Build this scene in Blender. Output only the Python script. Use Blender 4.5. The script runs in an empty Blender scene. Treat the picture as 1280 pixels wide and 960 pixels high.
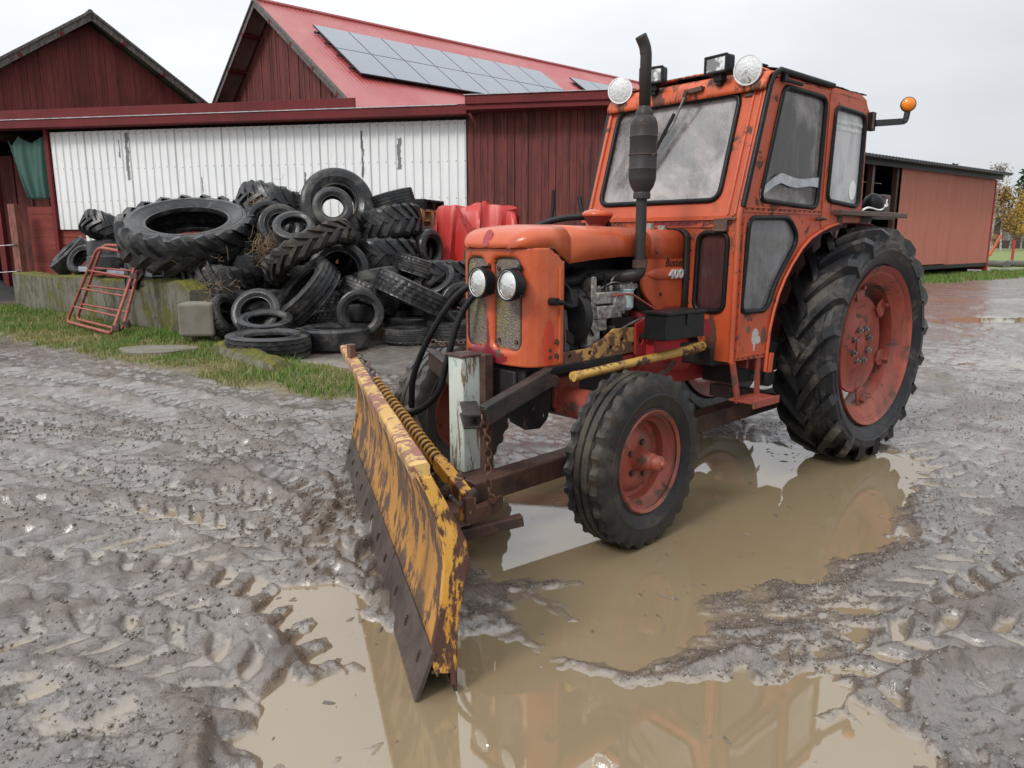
import bpy, bmesh, math, random
import numpy as np
from math import sin, cos, pi, radians, sqrt, atan2
from mathutils import Matrix, Vector
from mathutils.geometry import tessellate_polygon
rnd = random.Random(7)
sc = bpy.context.scene
COL = sc.collection

# ------------------------------------------------------------------ camera numbers
FPX, PITCH, CAMH = 935.0, radians(10.95), 1.294
def ray(x, y):
    return Vector((0, cos(PITCH), -sin(PITCH))) + Vector(((x-640)/FPX, 0, 0)) - Vector((0, sin(PITCH), cos(PITCH)))*((y-480)/FPX)
def gp(x, y, z=0.0):            # ground point seen at a place in the photograph
    d = ray(x, y); t = (z-CAMH)/d.z
    return Vector((d.x*t, d.y*t, z))
def dp(x, y, Y):                # point at forward distance Y
    d = ray(x, y); t = Y/d.y
    return Vector((d.x*t, Y, CAMH+d.z*t))

# ------------------------------------------------------------------ mesh builder
class MB:
    def __init__(s): s.v = []; s.f = []
    def add(s, vs, fs):
        o = len(s.v); s.v += [tuple(v) for v in vs]; s.f += [tuple(i+o for i in f) for f in fs]; return s
    def box(s, c, d, m=None):
        hx, hy, hz = d[0]/2, d[1]/2, d[2]/2
        P = [Vector((x, y, z)) for x in (-hx, hx) for y in (-hy, hy) for z in (-hz, hz)]
        if m is not None: P = [m @ p for p in P]
        c = Vector(c)
        return s.add([p+c for p in P], [(0,1,3,2),(4,6,7,5),(0,4,5,1),(2,3,7,6),(0,2,6,4),(1,5,7,3)])
    def bar(s, a, b, w, h, up=(0,0,1)):       # box beam from a to b
        a, b = Vector(a), Vector(b); d = (b-a); L = d.length; d.normalize()
        u = Vector(up); r = d.cross(u)
        if r.length < 1e-4: r = d.cross(Vector((1,0,0)))
        r.normalize(); u = r.cross(d)
        m = Matrix((d, r, u)).transposed()
        return s.box((a+b)/2, (L, w, h), m)
    def tube(s, pts, r, n=8, cap=True):
        pts = [Vector(p) for p in pts]; k = len(pts)
        R = r if isinstance(r, (list, tuple)) else [r]*k
        u = None; vs = []
        for i, p in enumerate(pts):
            t = (pts[min(i+1, k-1)]-pts[max(i-1, 0)]).normalized()
            if u is None:
                u = t.orthogonal().normalized()
            else:
                u = (u - t*u.dot(t)); u.normalize()
            w = t.cross(u)
            for j in range(n):
                a = 2*pi*j/n; vs.append(p+(u*cos(a)+w*sin(a))*R[i])
        fs = [(i*n+j, i*n+(j+1)%n, (i+1)*n+(j+1)%n, (i+1)*n+j) for i in range(k-1) for j in range(n)]
        if cap: fs += [tuple(range(n))[::-1], tuple((k-1)*n+j for j in range(n))]
        return s.add(vs, fs)
    def lathe(s, prof, c, ax, n=48, loop=False, a0=0, a1=2*pi):
        ax = Vector(ax).normalized(); u = ax.orthogonal().normalized()
        if abs(ax.y) > .9: u = Vector((1,0,0)); u = (u-ax*u.dot(ax)).normalized()
        w = ax.cross(u); c = Vector(c); m = len(prof)
        full = abs(a1-a0-2*pi) < 1e-6; cols = n if full else n+1
        vs = []
        for j in range(cols):
            a = a0+(a1-a0)*j/n; d = u*cos(a)+w*sin(a)
            for (x, r) in prof: vs.append(c+ax*x+d*r)
        fs = []
        for j in range(n):
            j2 = (j+1) % cols
            for i in range(m if loop else m-1):
                i2 = (i+1) % m
                fs.append((j*m+i, j2*m+i, j2*m+i2, j*m+i2))
        return s.add(vs, fs)
    def plate(s, loops, f, th):                # loops of 2D points (first outer, rest holes), f maps to 3D, th vector
        th = Vector(th); tri = tessellate_polygon([[Vector((p[0], p[1], 0)) for p in l] for l in loops])
        flat = [f(*p) for l in loops for p in l]; n = len(flat)
        vs = [Vector(p) for p in flat] + [Vector(p)+th for p in flat]
        fs = [tuple(t) for t in tri] + [tuple(i+n for i in t)[::-1] for t in tri]
        o = 0
        for l in loops:
            k = len(l)
            fs += [(o+i, o+(i+1) % k, n+o+(i+1) % k, n+o+i) for i in range(k)]; o += k
        return s.add(vs, fs)
    def grid(s, P):                            # P[i][j]
        a, b = len(P), len(P[0])
        return s.add([p for r in P for p in r], [(i*b+j, i*b+j+1, (i+1)*b+j+1, (i+1)*b+j) for i in range(a-1) for j in range(b-1)])
    def build(s, name, mat, parent=None, smooth=35, bevel=0, solid=0, mw=None):
        me = bpy.data.meshes.new(name); me.from_pydata(s.v, [], s.f)
        bm = bmesh.new(); bm.from_mesh(me); bmesh.ops.recalc_face_normals(bm, faces=bm.faces); bm.to_mesh(me); bm.free()
        if smooth:
            me.polygons.foreach_set('use_smooth', [True]*len(me.polygons)); me.set_sharp_from_angle(angle=radians(smooth))
        for m in (mat if isinstance(mat, list) else [mat]): me.materials.append(m)
        o = bpy.data.objects.new(name, me); COL.objects.link(o); o.parent = parent
        if mw is not None: o.matrix_world = mw
        if solid:
            q = o.modifiers.new('s', 'SOLIDIFY'); q.thickness = solid; q.offset = 0
        if bevel:
            q = o.modifiers.new('b', 'BEVEL'); q.width = bevel; q.segments = 2; q.limit_method = 'ANGLE'; q.angle_limit = radians(40)
        return o
def mesh_obj(name, me, parent=None, mw=None):
    o = bpy.data.objects.new(name, me); COL.objects.link(o); o.parent = parent
    if mw is not None: o.matrix_world = mw
    return o
def tag(o, label=None, cat=None, group=None, kind=None):
    if label: o['label'] = label
    if cat: o['category'] = cat
    if group: o['group'] = group
    if kind: o['kind'] = kind
    return o
def empty(name, mw, label, cat, group=None):
    o = bpy.data.objects.new(name, None); COL.objects.link(o); o.matrix_world = mw; o.empty_display_size = .1
    return tag(o, label, cat, group)
def rp(pts, r, n=5):                            # rounded polygon
    out = []; k = len(pts)
    for i in range(k):
        p0, p1, p2 = Vector(pts[i-1]), Vector(pts[i]), Vector(pts[(i+1) % k])
        ri = r[i] if isinstance(r, (list, tuple)) else r
        a, b = (p0-p1), (p2-p1); d = min(ri, a.length*.45, b.length*.45)
        if ri <= 0: out.append(tuple(p1)); continue
        A = p1+a.normalized()*d; B = p1+b.normalized()*d
        for j in range(n+1):
            t = j/n; q = A*(1-t)**2+p1*2*t*(1-t)+B*t*t; out.append(tuple(q))
    return out
def fr(x, y, z, az):                            # frame: local x along azimuth az (degrees)
    return Matrix.Translation((x, y, z)) @ Matrix.Rotation(radians(az), 4, 'Z')
def arc(cx, cz, r, a0, a1, n):
    return [(cx+r*cos(radians(a0+(a1-a0)*i/n)), cz+r*sin(radians(a0+(a1-a0)*i/n))) for i in range(n+1)]
def smooth_path(pts, k=6):                      # Catmull-Rom
    P = [Vector(p) for p in pts]; P = [P[0]*2-P[1]]+P+[P[-1]*2-P[-2]]; out = []
    for i in range(1, len(P)-2):
        for j in range(k):
            t = j/k
            out.append(.5*((2*P[i])+(P[i+1]-P[i-1])*t+(2*P[i-1]-5*P[i]+4*P[i+1]-P[i+2])*t*t+(3*P[i]-P[i-1]-3*P[i+1]+P[i+2])*t**3))
    out.append(P[-2]); return out

# ------------------------------------------------------------------ materials
class NT:
    def __init__(s, name):
        s.m = bpy.data.materials.new(name); s.m.use_nodes = True; s.t = s.m.node_tree; s.n = s.t.nodes; s.l = s.t.links
        s.b = s.n['Principled BSDF']; s.out = s.n['Material Output']
        s.tc = s.n.new('ShaderNodeTexCoord'); s.co = s.tc.outputs['Object']
    def N(s, typ, **k):
        n = s.n.new(typ)
        for a, v in k.items(): setattr(n, a, v)
        return n
    def link(s, a, b): s.l.new(a, b)
    def set(s, sock, v):
        if hasattr(v, 'links'): s.link(v, sock)
        else: sock.default_value = v
    def mp(s, scale=(1,1,1), loc=(0,0,0), rot=(0,0,0), co=None):
        n = s.N('ShaderNodeMapping'); s.link(co or s.co, n.inputs[0]); n.inputs['Scale'].default_value = scale
        n.inputs['Location'].default_value = loc; n.inputs['Rotation'].default_value = rot; return n.outputs[0]
    def noise(s, scale, detail=5, rough=.6, dist=0, st=(1,1,1), co=None, loc=(0,0,0)):
        n = s.N('ShaderNodeTexNoise'); s.link(s.mp(st, loc, co=co), n.inputs['Vector']); n.inputs['Scale'].default_value = scale
        n.inputs['Detail'].default_value = detail; n.inputs['Roughness'].default_value = rough; n.inputs['Distortion'].default_value = dist
        return n.outputs['Fac']
    def ramp(s, f, a, b, lo=0.0, hi=1.0):
        n = s.N('ShaderNodeMapRange'); n.interpolation_type = 'SMOOTHSTEP'; s.link(f, n.inputs[0])
        n.inputs[1].default_value = a; n.inputs[2].default_value = b; n.inputs[3].default_value = lo; n.inputs[4].default_value = hi
        return n.outputs[0]
    def math(s, op, a, b=0.0, c=0.0):
        n = s.N('ShaderNodeMath', operation=op); s.set(n.inputs[0], a); s.set(n.inputs[1], b); s.set(n.inputs[2], c); return n.outputs[0]
    def mix(s, f, a, b):
        n = s.N('ShaderNodeMix', data_type='RGBA'); s.set(n.inputs[0], f)
        for q, v in ((n.inputs[6], a), (n.inputs[7], b)):
            if hasattr(v, 'links'): s.link(v, q)
            else: q.default_value = (*v, 1) if len(v) == 3 else v
        return n.outputs[2]
    def sep(s, co=None):
        n = s.N('ShaderNodeSeparateXYZ'); s.link(co or s.co, n.inputs[0]); return n.outputs
    def bump(s, h, strength=.3, dist=.01, prev=None):
        n = s.N('ShaderNodeBump'); s.link(h, n.inputs['Height']); n.inputs['Strength'].default_value = strength; n.inputs['Distance'].default_value = dist
        if prev is not None: s.link(prev, n.inputs['Normal'])
        return n.outputs[0]
    def fin(s, col, rough=.6, normal=None, metal=0.0, spec=.5):
        s.set(s.b.inputs['Base Color'], col if hasattr(col, 'links') else (*col, 1)); s.set(s.b.inputs['Roughness'], rough)
        s.set(s.b.inputs['Metallic'], metal); s.b.inputs['Specular IOR Level'].default_value = spec
        if normal is not None: s.link(normal, s.b.inputs['Normal'])
        return s.m
def worn(name, base, rust=(.09,.035,.02), amt=.5, amt2=.0, col2=(.3,.3,.3), fade=(.0,.0,.0), fadeamt=.3, grime=.35, rough=.45, scale=7, st=(1,1,1), metal=0.0, bump=.25, fine=45, gcol=(.05,.04,.03), spec=.5, patches=()):
    """painted metal: faded patches, rust chips, grime, runs"""
    q = NT(name)
    n1 = q.noise(3.1, 6, .65); n2 = q.noise(scale, 10, .72, .3, st); n3 = q.noise(fine, 6, .7); n4 = q.noise(2.2, 8, .7, 1.0, (1.5,1.5,.45), loc=(3,1,7))
    c = q.mix(q.ramp(n1, .35, .7, 0, fadeamt), base, fade if sum(fade) else tuple(min(1, b*1.3+.03) for b in base))
    c = q.mix(q.math('MULTIPLY', q.ramp(n4, .48, .72), grime), c, gcol)
    if amt2: c = q.mix(q.ramp(q.noise(scale*.8, 8, .7, 0, (1,1,1), loc=(5,9,2)), .74-amt2*.3, .76-amt2*.3), c, col2)
    for (pc, pr, colr) in patches:
        vm = q.N('ShaderNodeVectorMath', operation='SUBTRACT'); q.link(q.co, vm.inputs[0]); vm.inputs[1].default_value = pc
        vd = q.N('ShaderNodeVectorMath', operation='DIVIDE'); q.link(vm.outputs[0], vd.inputs[0]); vd.inputs[1].default_value = pr
        vl = q.N('ShaderNodeVectorMath', operation='LENGTH'); q.link(vd.outputs[0], vl.inputs[0])
        c = q.mix(q.ramp(q.math('ADD', vl.outputs['Value'], q.math('MULTIPLY', q.math('SUBTRACT', q.noise(18, 6, .7), .5), 1.1)), .95, 1.03, 1, 0), c, colr)
    scr = q.ramp(q.noise(26, 4, .6, .5, (.25,2.2,2.2), loc=(2,2,2)), .70, .74, 0, .55); c = q.mix(scr, c, tuple(min(1, b*1.5+.05) for b in base))
    lo = .78-amt*.36
    mask = q.ramp(n2, lo, lo+.05)
    chips = q.ramp(n3, .80-amt*.14, .83-amt*.14)
    mask = q.math('MAXIMUM', mask, q.math('MULTIPLY', chips, .85))
    rc = q.mix(n3, rust, tuple(x*1.9 for x in rust))
    c = q.mix(mask, c, rc)
    r = q.math('ADD', q.math('MULTIPLY', mask, .35), q.ramp(n1, .3, .7, rough-.08, rough+.1))
    nb = q.bump(q.math('ADD', q.math('MULTIPLY', mask, -.5), q.math('MULTIPLY', n3, .6)), bump, .004, q.bump(q.noise(4.5, 3, .5), .35, .02))
    return q.fin(c, r, nb, metal, spec)
def simple(name, base, rough=.6, var=.35, scale=12, bump=.2, st=(1,1,1), metal=0.0, dark=None, spec=.5, bd=.004):
    q = NT(name); n = q.noise(scale, 8, .65, 0, st); n2 = q.noise(scale*7, 5, .6, 0, st)
    c = q.mix(q.ramp(n, .3, .7), tuple(b*(1-var) for b in base) if dark is None else dark, tuple(min(1, b*(1+var*.6)) for b in base))
    return q.fin(c, q.ramp(n2, .3, .7, rough-.08, rough+.1), q.bump(q.math('ADD', n, q.math('MULTIPLY', n2, .6)), bump, bd), metal, spec)

ORG = (.44,.068,.021)
M = {}
M['orange'] = worn('orange_paint', ORG, (.06,.022,.014), .45, .0, fade=(.53,.115,.042), fadeamt=.75, grime=.42, rough=.38, scale=6)
M['orange_hood'] = worn('orange_hood_paint', (.47,.080,.025), (.05,.02,.015), .36, 0, fade=(.52,.130,.052), fadeamt=.85, grime=.60, rough=.30, scale=5, gcol=(.22,.03,.02))
MAR = (.20,.020,.030)
M['shell'] = worn('orange_shell_paint', (.47,.078,.024), (.05,.02,.015), .38, 0, fade=(.52,.125,.050), fadeamt=.85, grime=.65, rough=.30, scale=5, gcol=(.22,.03,.02),
    patches=[((2.37,-.12,.775),(.10,.15,.05),MAR), ((2.37,-.095,.83),(.10,.02,.12),MAR), ((2.26,.18,.85),(.035,.03,.10),(.46,.045,.015)), ((2.37,-.02,.80),(.03,.016,.022),(.10,.06,.045)), ((2.37,-.15,.79),(.03,.012,.015),(.10,.06,.045))])
M['doorp'] = worn('orange_door_paint', ORG, (.065,.028,.018), .60, .06, (.42,.42,.40), fade=(.52,.105,.038), fadeamt=.6, grime=.5, rough=.45, scale=8,
    patches=[((1.095,.46,.815),(.030,.05,.040),(.40,.41,.40)), ((1.065,.46,.795),(.022,.05,.018),(.42,.43,.42)), ((1.02,.46,.81),(.024,.05,.045),(.10,.055,.03)), ((1.10,.46,.76),(.008,.05,.022),(.42,.43,.42)), ((1.16,.46,.855),(.02,.05,.02),(.12,.07,.05))])
M['tankp'] = worn('tank_paint', ORG, (.06,.022,.014), .42, .0, fade=(.53,.115,.042), fadeamt=.75, grime=.55, rough=.38, scale=6, gcol=(.12,.02,.012),
    patches=[((1.64,.18,1.19),(.03,.05,.05),MAR), ((1.40,.18,.94),(.12,.05,.03),(.28,.03,.015)), ((1.30,.18,1.08),(.028,.05,.3),(.06,.042,.032))])
M['panelp'] = worn('scuttle_paint', ORG, (.065,.028,.018), .6, .0, fade=(.52,.105,.038), fadeamt=.6, grime=.5, rough=.45, scale=8,
    patches=[((1.30,.33,.78),(.05,.035,.16),(.10,.045,.03)), ((1.30,.30,.86),(.05,.03,.05),MAR), ((1.30,.10,1.385),(.05,.16,.035),MAR)])
M['orange_rust'] = worn('orange_rusty_paint', ORG, (.065,.028,.018), .54, .12, (.42,.42,.40), fade=(.52,.105,.038), fadeamt=.6, grime=.5, rough=.45, scale=8)
M['rim'] = worn('rim_paint', (.27,.040,.022), (.065,.034,.024), .60, .12, (.12,.085,.06), fade=(.33,.085,.055), fadeamt=.9, grime=1.0, rough=.5, scale=7, gcol=(.09,.045,.032))
M['red'] = worn('red_paint', (.30,.014,.016), (.03,.015,.012), .35, 0, grime=.5, rough=.5, scale=7)
M['redaxle'] = worn('axle_paint', (.26,.05,.03), (.07,.035,.025), .62, 0, grime=.6, rough=.5, scale=9)
M['black'] = worn('black_paint', (.010,.010,.011), (.05,.022,.014), .5, .35, (.34,.014,.012), grime=.3, rough=.4, scale=11, spec=.35)
M['engine'] = worn('engine_iron', (.014,.0135,.0135), (.05,.028,.02), .5, .1, (.10,.09,.08), grime=.5, rough=.5, scale=14, bump=.6, spec=.3)
M['alu'] = simple('cast_aluminium', (.40,.38,.35), .38, .6, 40, .6, metal=.6, dark=(.13,.12,.11))
M['steel'] = simple('bare_steel', (.30,.29,.28), .35, .5, 20, .2, metal=.8)
M['rubber'] = simple('black_rubber', (.009,.0095,.011), .5, .4, 14, .15, spec=.22)
M['seal'] = simple('window_rubber', (.007,.0075,.009), .42, .4, 20, .1, spec=.22)
M['plastic'] = simple('black_plastic', (.010,.0105,.012), .42, .35, 18, .12, spec=.25)
M['exhaust'] = worn('exhaust_iron', (.028,.025,.025), (.075,.042,.03), .5, 0, fade=(.050,.047,.048), fadeamt=.6, grime=.5, rough=.5, scale=10, bump=.7, spec=.28)
M['rust'] = simple('rusty_steel', (.085,.042,.030), .55, .6, 9, .6, dark=(.025,.016,.014))
M['rustlite'] = simple('brown_rust', (.14,.065,.042), .6, .5, 11, .6, dark=(.05,.025,.018))
M['yellow'] = worn('worn_yellow', (.50,.215,.018), (.05,.022,.015), .86, 0, fade=(.70,.42,.10), fadeamt=.7, grime=.6, rough=.42, scale=7, st=(1.6,1.6,.7), gcol=(.14,.06,.025))
M['yellow2'] = worn('yellow_face', (.42,.185,.028), (.062,.036,.024), .86, 0, fade=(.43,.225,.060), fadeamt=.8, grime=1.0, rough=.42, scale=3.2, st=(2.6,2.6,1.5), gcol=(.11,.055,.022), fine=26)
M['yellowtop'] = worn('sun_bleached_yellow', (.52,.31,.075), (.16,.07,.055), .85, .35, (.36,.16,.13), fade=(.58,.40,.15), fadeamt=.8, grime=.4, rough=.4, scale=12)
M['cream'] = worn('cream_yellow', (.46,.26,.085), (.075,.036,.022), .82, .3, (.03,.025,.022), grime=.8, rough=.5, scale=12)
M['white'] = worn('flaking_white', (.50,.55,.50), (.13,.09,.06), .68, .3, (.28,.38,.36), grime=.5, rough=.55, scale=6, st=(3,3,.5), gcol=(.24,.24,.20))
M['blade'] = simple('cutting_edge_steel', (.060,.042,.034), .45, .45, 6, .6, dark=(.028,.018,.014))
M['bolt'] = simple('rusty_bolt', (.05,.035,.03), .5, .5, 30, .4)
M['maroon'] = worn('maroon_liner', (.15,.018,.018), (.03,.02,.015), .3, 0, grime=.5, rough=.6)
M['wood'] = simple('dark_wet_wood', (.085,.042,.030), .45, .5, 6, .5, (1,8,8), dark=(.03,.018,.014))
M['palewood'] = simple('pallet_wood', (.36,.22,.10), .7, .4, 8, .4, (1,6,6))
M['fence_wood'] = simple('post_wood', (.20,.075,.055), .75, .5, 5, .4, (6,6,1))
M['grille'] = None
q = NT('grille_mesh_metal')
v = q.N('ShaderNodeTexVoronoi'); q.link(q.mp((1,1,1)), v.inputs['Vector']); v.inputs['Scale'].default_value = 190
n = q.noise(9, 6, .7); n2 = q.noise(26, 6, .7)
c = q.mix(q.ramp(v.outputs['Distance'], .25, .55), (.045,.036,.04), q.mix(q.ramp(n, .42, .6), (.20,.16,.14), (.22,.20,.09)))
c = q.mix(q.ramp(n2, .5, .64), c, (.15,.115,.12))
M['grille'] = q.fin(c, .55, q.bump(v.outputs['Distance'], .8, .004))
def mat_tyre(name, base, dirt, amt, rough=.42):
    q = NT(name); n = q.noise(4.5, 9, .7, .6); n2 = q.noise(40, 6, .7); n3 = q.noise(13, 8, .7)
    c = q.mix(n3, tuple(b*.7 for b in base), tuple(b*1.6 for b in base))
    c = q.mix(q.math('MULTIPLY', q.ramp(n, .47, .70), amt), c, dirt)
    c = q.mix(q.math('MULTIPLY', q.ramp(n2, .6, .75), amt*.5), c, tuple(d*1.2 for d in dirt))
    return q.fin(c, q.ramp(n, .3, .7, rough-.1, rough+.25), q.bump(q.math('ADD', n3, q.math('MULTIPLY', n2, .5)), .5, .008), 0, .34)
M['tyre'] = mat_tyre('tractor_tyre_rubber', (.010,.0105,.012), (.13,.115,.095), .75, .34)
M['tyref'] = mat_tyre('front_tyre_rubber', (.011,.011,.012), (.10,.08,.055), .6, .36)
M['tyreold'] = mat_tyre('old_tyre_rubber', (.014,.0145,.0155), (.13,.12,.105), .55, .22)
M['tyrebrown'] = mat_tyre('muddy_tyre_rubber', (.018,.016,.014), (.11,.088,.06), .95, .55)
M['tyregrey'] = mat_tyre('faded_tyre_rubber', (.028,.029,.030), (.15,.14,.12), .65, .27)

M['tyrefade'] = mat_tyre('weathered_tyre_rubber', (.055,.054,.052), (.16,.14,.12), .7, .5)
M['rustdark'] = simple('black_rust', (.034,.024,.020), .5, .6, 12, .6, dark=(.012,.010,.010))
# fogged, dirty glass
def mat_glass(name, tint, dens, streak=1.0):
    q = NT(name)
    n = q.noise(2.6, 6, .6, .4); st = q.noise(26, 6, .7, .2, (1.2,1.2,.10)); dots = q.noise(95, 3, .6)
    f = q.math('ADD', q.ramp(n, .36, .62, dens-.26, dens+.14), q.math('MULTIPLY', q.math('SUBTRACT', st, .5), 0.55*streak))
    f = q.math('ADD', f, q.math('MULTIPLY', q.ramp(dots, .5, .75), .10))
    cl = q.N('ShaderNodeClamp'); q.link(f, cl.inputs[0]); cl.inputs[1].default_value = .12; cl.inputs[2].default_value = .93
    tr = q.N('ShaderNodeBsdfTransparent'); tr.inputs[0].default_value = (.82,.86,.86,1)
    df = q.N('ShaderNodeBsdfDiffuse'); q.set(df.inputs[0], q.mix(st, tuple(t*.75 for t in tint), tuple(min(1, t*1.15) for t in tint)))
    tl = q.N('ShaderNodeBsdfTranslucent'); tl.inputs[0].default_value = (*tint, 1)
    a = q.N('ShaderNodeMixShader'); a.inputs[0].default_value = .35; q.link(df.outputs[0], a.inputs[1]); q.link(tl.outputs[0], a.inputs[2])
    b = q.N('ShaderNodeMixShader'); q.link(cl.outputs[0], b.inputs[0]); q.link(tr.outputs[0], b.inputs[1]); q.link(a.outputs[0], b.inputs[2])
    g = q.N('ShaderNodeBsdfGlossy'); g.inputs['Roughness'].default_value = .06
    fz = q.N('ShaderNodeFresnel'); fz.inputs[0].default_value = 1.45
    e = q.N('ShaderNodeMixShader'); q.link(fz.outputs[0], e.inputs[0]); q.link(b.outputs[0], e.inputs[1]); q.link(g.outputs[0], e.inputs[2])
    q.link(e.outputs[0], q.out.inputs[0]); return q.m
M['glass'] = mat_glass('fogged_glass', (.88,.80,.77), .38, .3)
M['glassrear'] = mat_glass('milky_glass', (.88,.88,.87), .80, .5)
M['glassdark'] = mat_glass('grimy_glass', (.42,.41,.42), .56, .6)
M['glassred'] = mat_glass('clear_wet_glass', (.22,.10,.10), .22, .6)
q = NT('lamp_glass'); v = q.N('ShaderNodeTexVoronoi'); q.link(q.mp((1,1,1)), v.inputs['Vector']); v.inputs['Scale'].default_value = 70
M['lens'] = q.fin(q.mix(q.noise(12), (.45,.45,.43), (.85,.85,.82)), .10, q.bump(v.outputs['Distance'], .3, .004), .8)
q = NT('clear_lamp_glass'); M['lensclear'] = q.fin(q.mix(q.ramp(q.noise(11, 3), .45, .55), (.22,.22,.21), (.8,.8,.78)), .08, None, .6)
q = NT('amber_lens'); v = q.N('ShaderNodeTexVoronoi'); q.link(q.mp((1,1,1)), v.inputs['Vector']); v.inputs['Scale'].default_value = 120
M['amber'] = q.fin((.75,.20,.01), .18, q.bump(v.outputs['Distance'], .3, .003))
M['tape'] = simple('silver_tape', (.42,.44,.46), .3, .25, 20, .3, metal=.3)
M['sticker'] = simple('white_sticker', (.82,.84,.83), .5, .1)
M['chrome'] = simple('chrome_letters', (.75,.75,.75), .25, .1, metal=.4)
M['blackink'] = simple('black_lettering', (.02,.015,.015), .5, .2)
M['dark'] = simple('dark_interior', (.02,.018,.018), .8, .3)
M['seat'] = simple('seat_vinyl', (.045,.045,.05), .55, .3)

# ------------------------------------------------------------------ tyres
def tyre(mb, R, w, ri, kind, seg=96, lug_h=.034, nl=21, dth=.36, lw=.036):
    d = R-ri
    if kind == 'tractor':
        Rt = R-lug_h
        prof = [(-.30*w,ri),(-.37*w,ri+.02*d),(-.375*w,ri+.09*d),(-.365*w,ri+.12*d),(-.44*w,ri+.26*d),(-.482*w,ri+.44*d),(-.500*w,ri+.46*d),(-.500*w,ri+.50*d),(-.487*w,ri+.52*d),(-.49*w,ri+.62*d),(-.46*w,Rt-.14*d),(-.40*w,Rt-.06*d),(-.28*w,Rt-.025*d),(0,Rt)]
    elif kind == 'bald':
        prof = [(-.33*w,ri),(-.40*w,ri+.03*d),(-.405*w,ri+.10*d),(-.39*w,ri+.13*d),(-.455*w,ri+.24*d),(-.50*w,ri+.43*d),(-.512*w,ri+.45*d),(-.512*w,ri+.49*d),(-.50*w,ri+.51*d),(-.49*w,ri+.7*d),(-.44*w,R-.10*d),(-.38*w,R-.02*d),(-.2*w,R-.006*d),(0,R)]
    else:
        prof = [(-.33*w,ri),(-.40*w,ri+.03*d),(-.405*w,ri+.09*d),(-.39*w,ri+.12*d),(-.455*w,ri+.24*d),(-.495*w,ri+.42*d),(-.507*w,ri+.44*d),(-.507*w,ri+.48*d),(-.497*w,ri+.50*d),(-.495*w,ri+.68*d),(-.47*w,R-.12*d),(-.43*w,R-.035*d)]
    if kind in ('tractor', 'bald'):
        prof = prof + [(-a, r) for a, r in prof[-2::-1]]; tread = set()
    else:                                     # ribs and grooves
        g = .011*R/.35; nr = 5 if kind == 'car' else 4; tw = .80*w; rw = tw/nr
        t = []
        for i in range(nr):
            x0 = -tw/2+i*rw; cr = lambda x: R-.03*R*(abs(x)/(w/2))**2.4
            t += [(x0+.10*rw, cr(x0)-(g if i else 0)), (x0+.16*rw, cr(x0)), (x0+.84*rw, cr(x0+rw)), (x0+.90*rw, cr(x0+rw)-(g if i < nr-1 else 0))]
        tread = set(range(len(prof), len(prof)+len(t))); m0 = len(prof)
        prof = prof + t + [(-a, r) for a, r in prof[::-1]]
    no = len(prof)
    inner = [(.25*w,ri),(.24*w,ri+.05*d),(.38*w,ri+.35*d),(.40*w,ri+.6*d),(.30*w,R-.20*d),(0,R-.15*d),(-.30*w,R-.20*d),(-.40*w,ri+.6*d),(-.38*w,ri+.35*d),(-.24*w,ri+.05*d),(-.25*w,ri)]
    prof += inner; m = len(prof)
    if kind in ('car', 'truck', 'winter', 'front'):
        seg = {'car': 120, 'truck': 60, 'winter': 108, 'front': 108}[kind]
    vs = []
    for j in range(seg):
        for i, (a, r) in enumerate(prof):
            th = 2*pi*j/seg; rr = r; aa = a
            if i in tread:
                k = (i-m0)//4; sh = k in (0, nr-1)
                if kind == 'car' and j % 4 == (k % 2) and sh: rr -= .007
                if kind == 'winter' and (j+k) % 4 == 0: rr -= .010
                if kind == 'truck' and sh and j % 3 == 0: rr -= .016
                if kind == 'front' and sh:
                    q = j % 4
                    if q >= 2: rr -= .013
            if kind == 'front' and i in (m0-1, m0-2, m0+len(t), m0+len(t)+1):
                if j % 4 < 2: aa *= 1.035; rr += .004
                else: rr -= .010
            vs.append((rr*cos(th), aa, rr*sin(th)))
    fs = [(j*m+i, j*m+(i+1) % m, ((j+1) % seg)*m+(i+1) % m, ((j+1) % seg)*m+i) for j in range(seg) for i in range(m)]
    mb.add(vs, fs)
    if kind == 'tractor':
        for side in (-1, 1):
            for k in range(nl):
                th0 = 2*pi*(k+(.5 if side > 0 else 0))/nl; S = 7; P = []
                for i in range(S+1):
                    t = i/S; a = side*(-.035*w+t*.515*w); th = th0+dth*(t**.85)
                    top = R-.022*R*(abs(a)/(w/2))**2.5
                    if i == S: top -= .035; a = side*.498*w
                    base = (R-lug_h)-.055*(.35+t)
                    hw = lw*(.62 if i == 0 else 1.0)*(1+.25*t)
                    tw_ = hw*.82
                    # tangential offsets, sheared to stay perpendicular to the bar
                    sa = .30*side
                    for (rr, off) in ((base, -hw), (top, -tw_), (top, tw_), (base, hw)):
                        tt = th+off/R; P.append((rr*cos(tt), a-sa*off*.9, rr*sin(tt)))
                F = []
                for i in range(S):
                    for c in range(3): F.append((i*4+c, i*4+c+1, (i+1)*4+c+1, (i+1)*4+c))
                F += [(0, 3, 2, 1), (S*4, S*4+1, S*4+2, S*4+3)]
                mb.add(P, F)
    return mb

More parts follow.
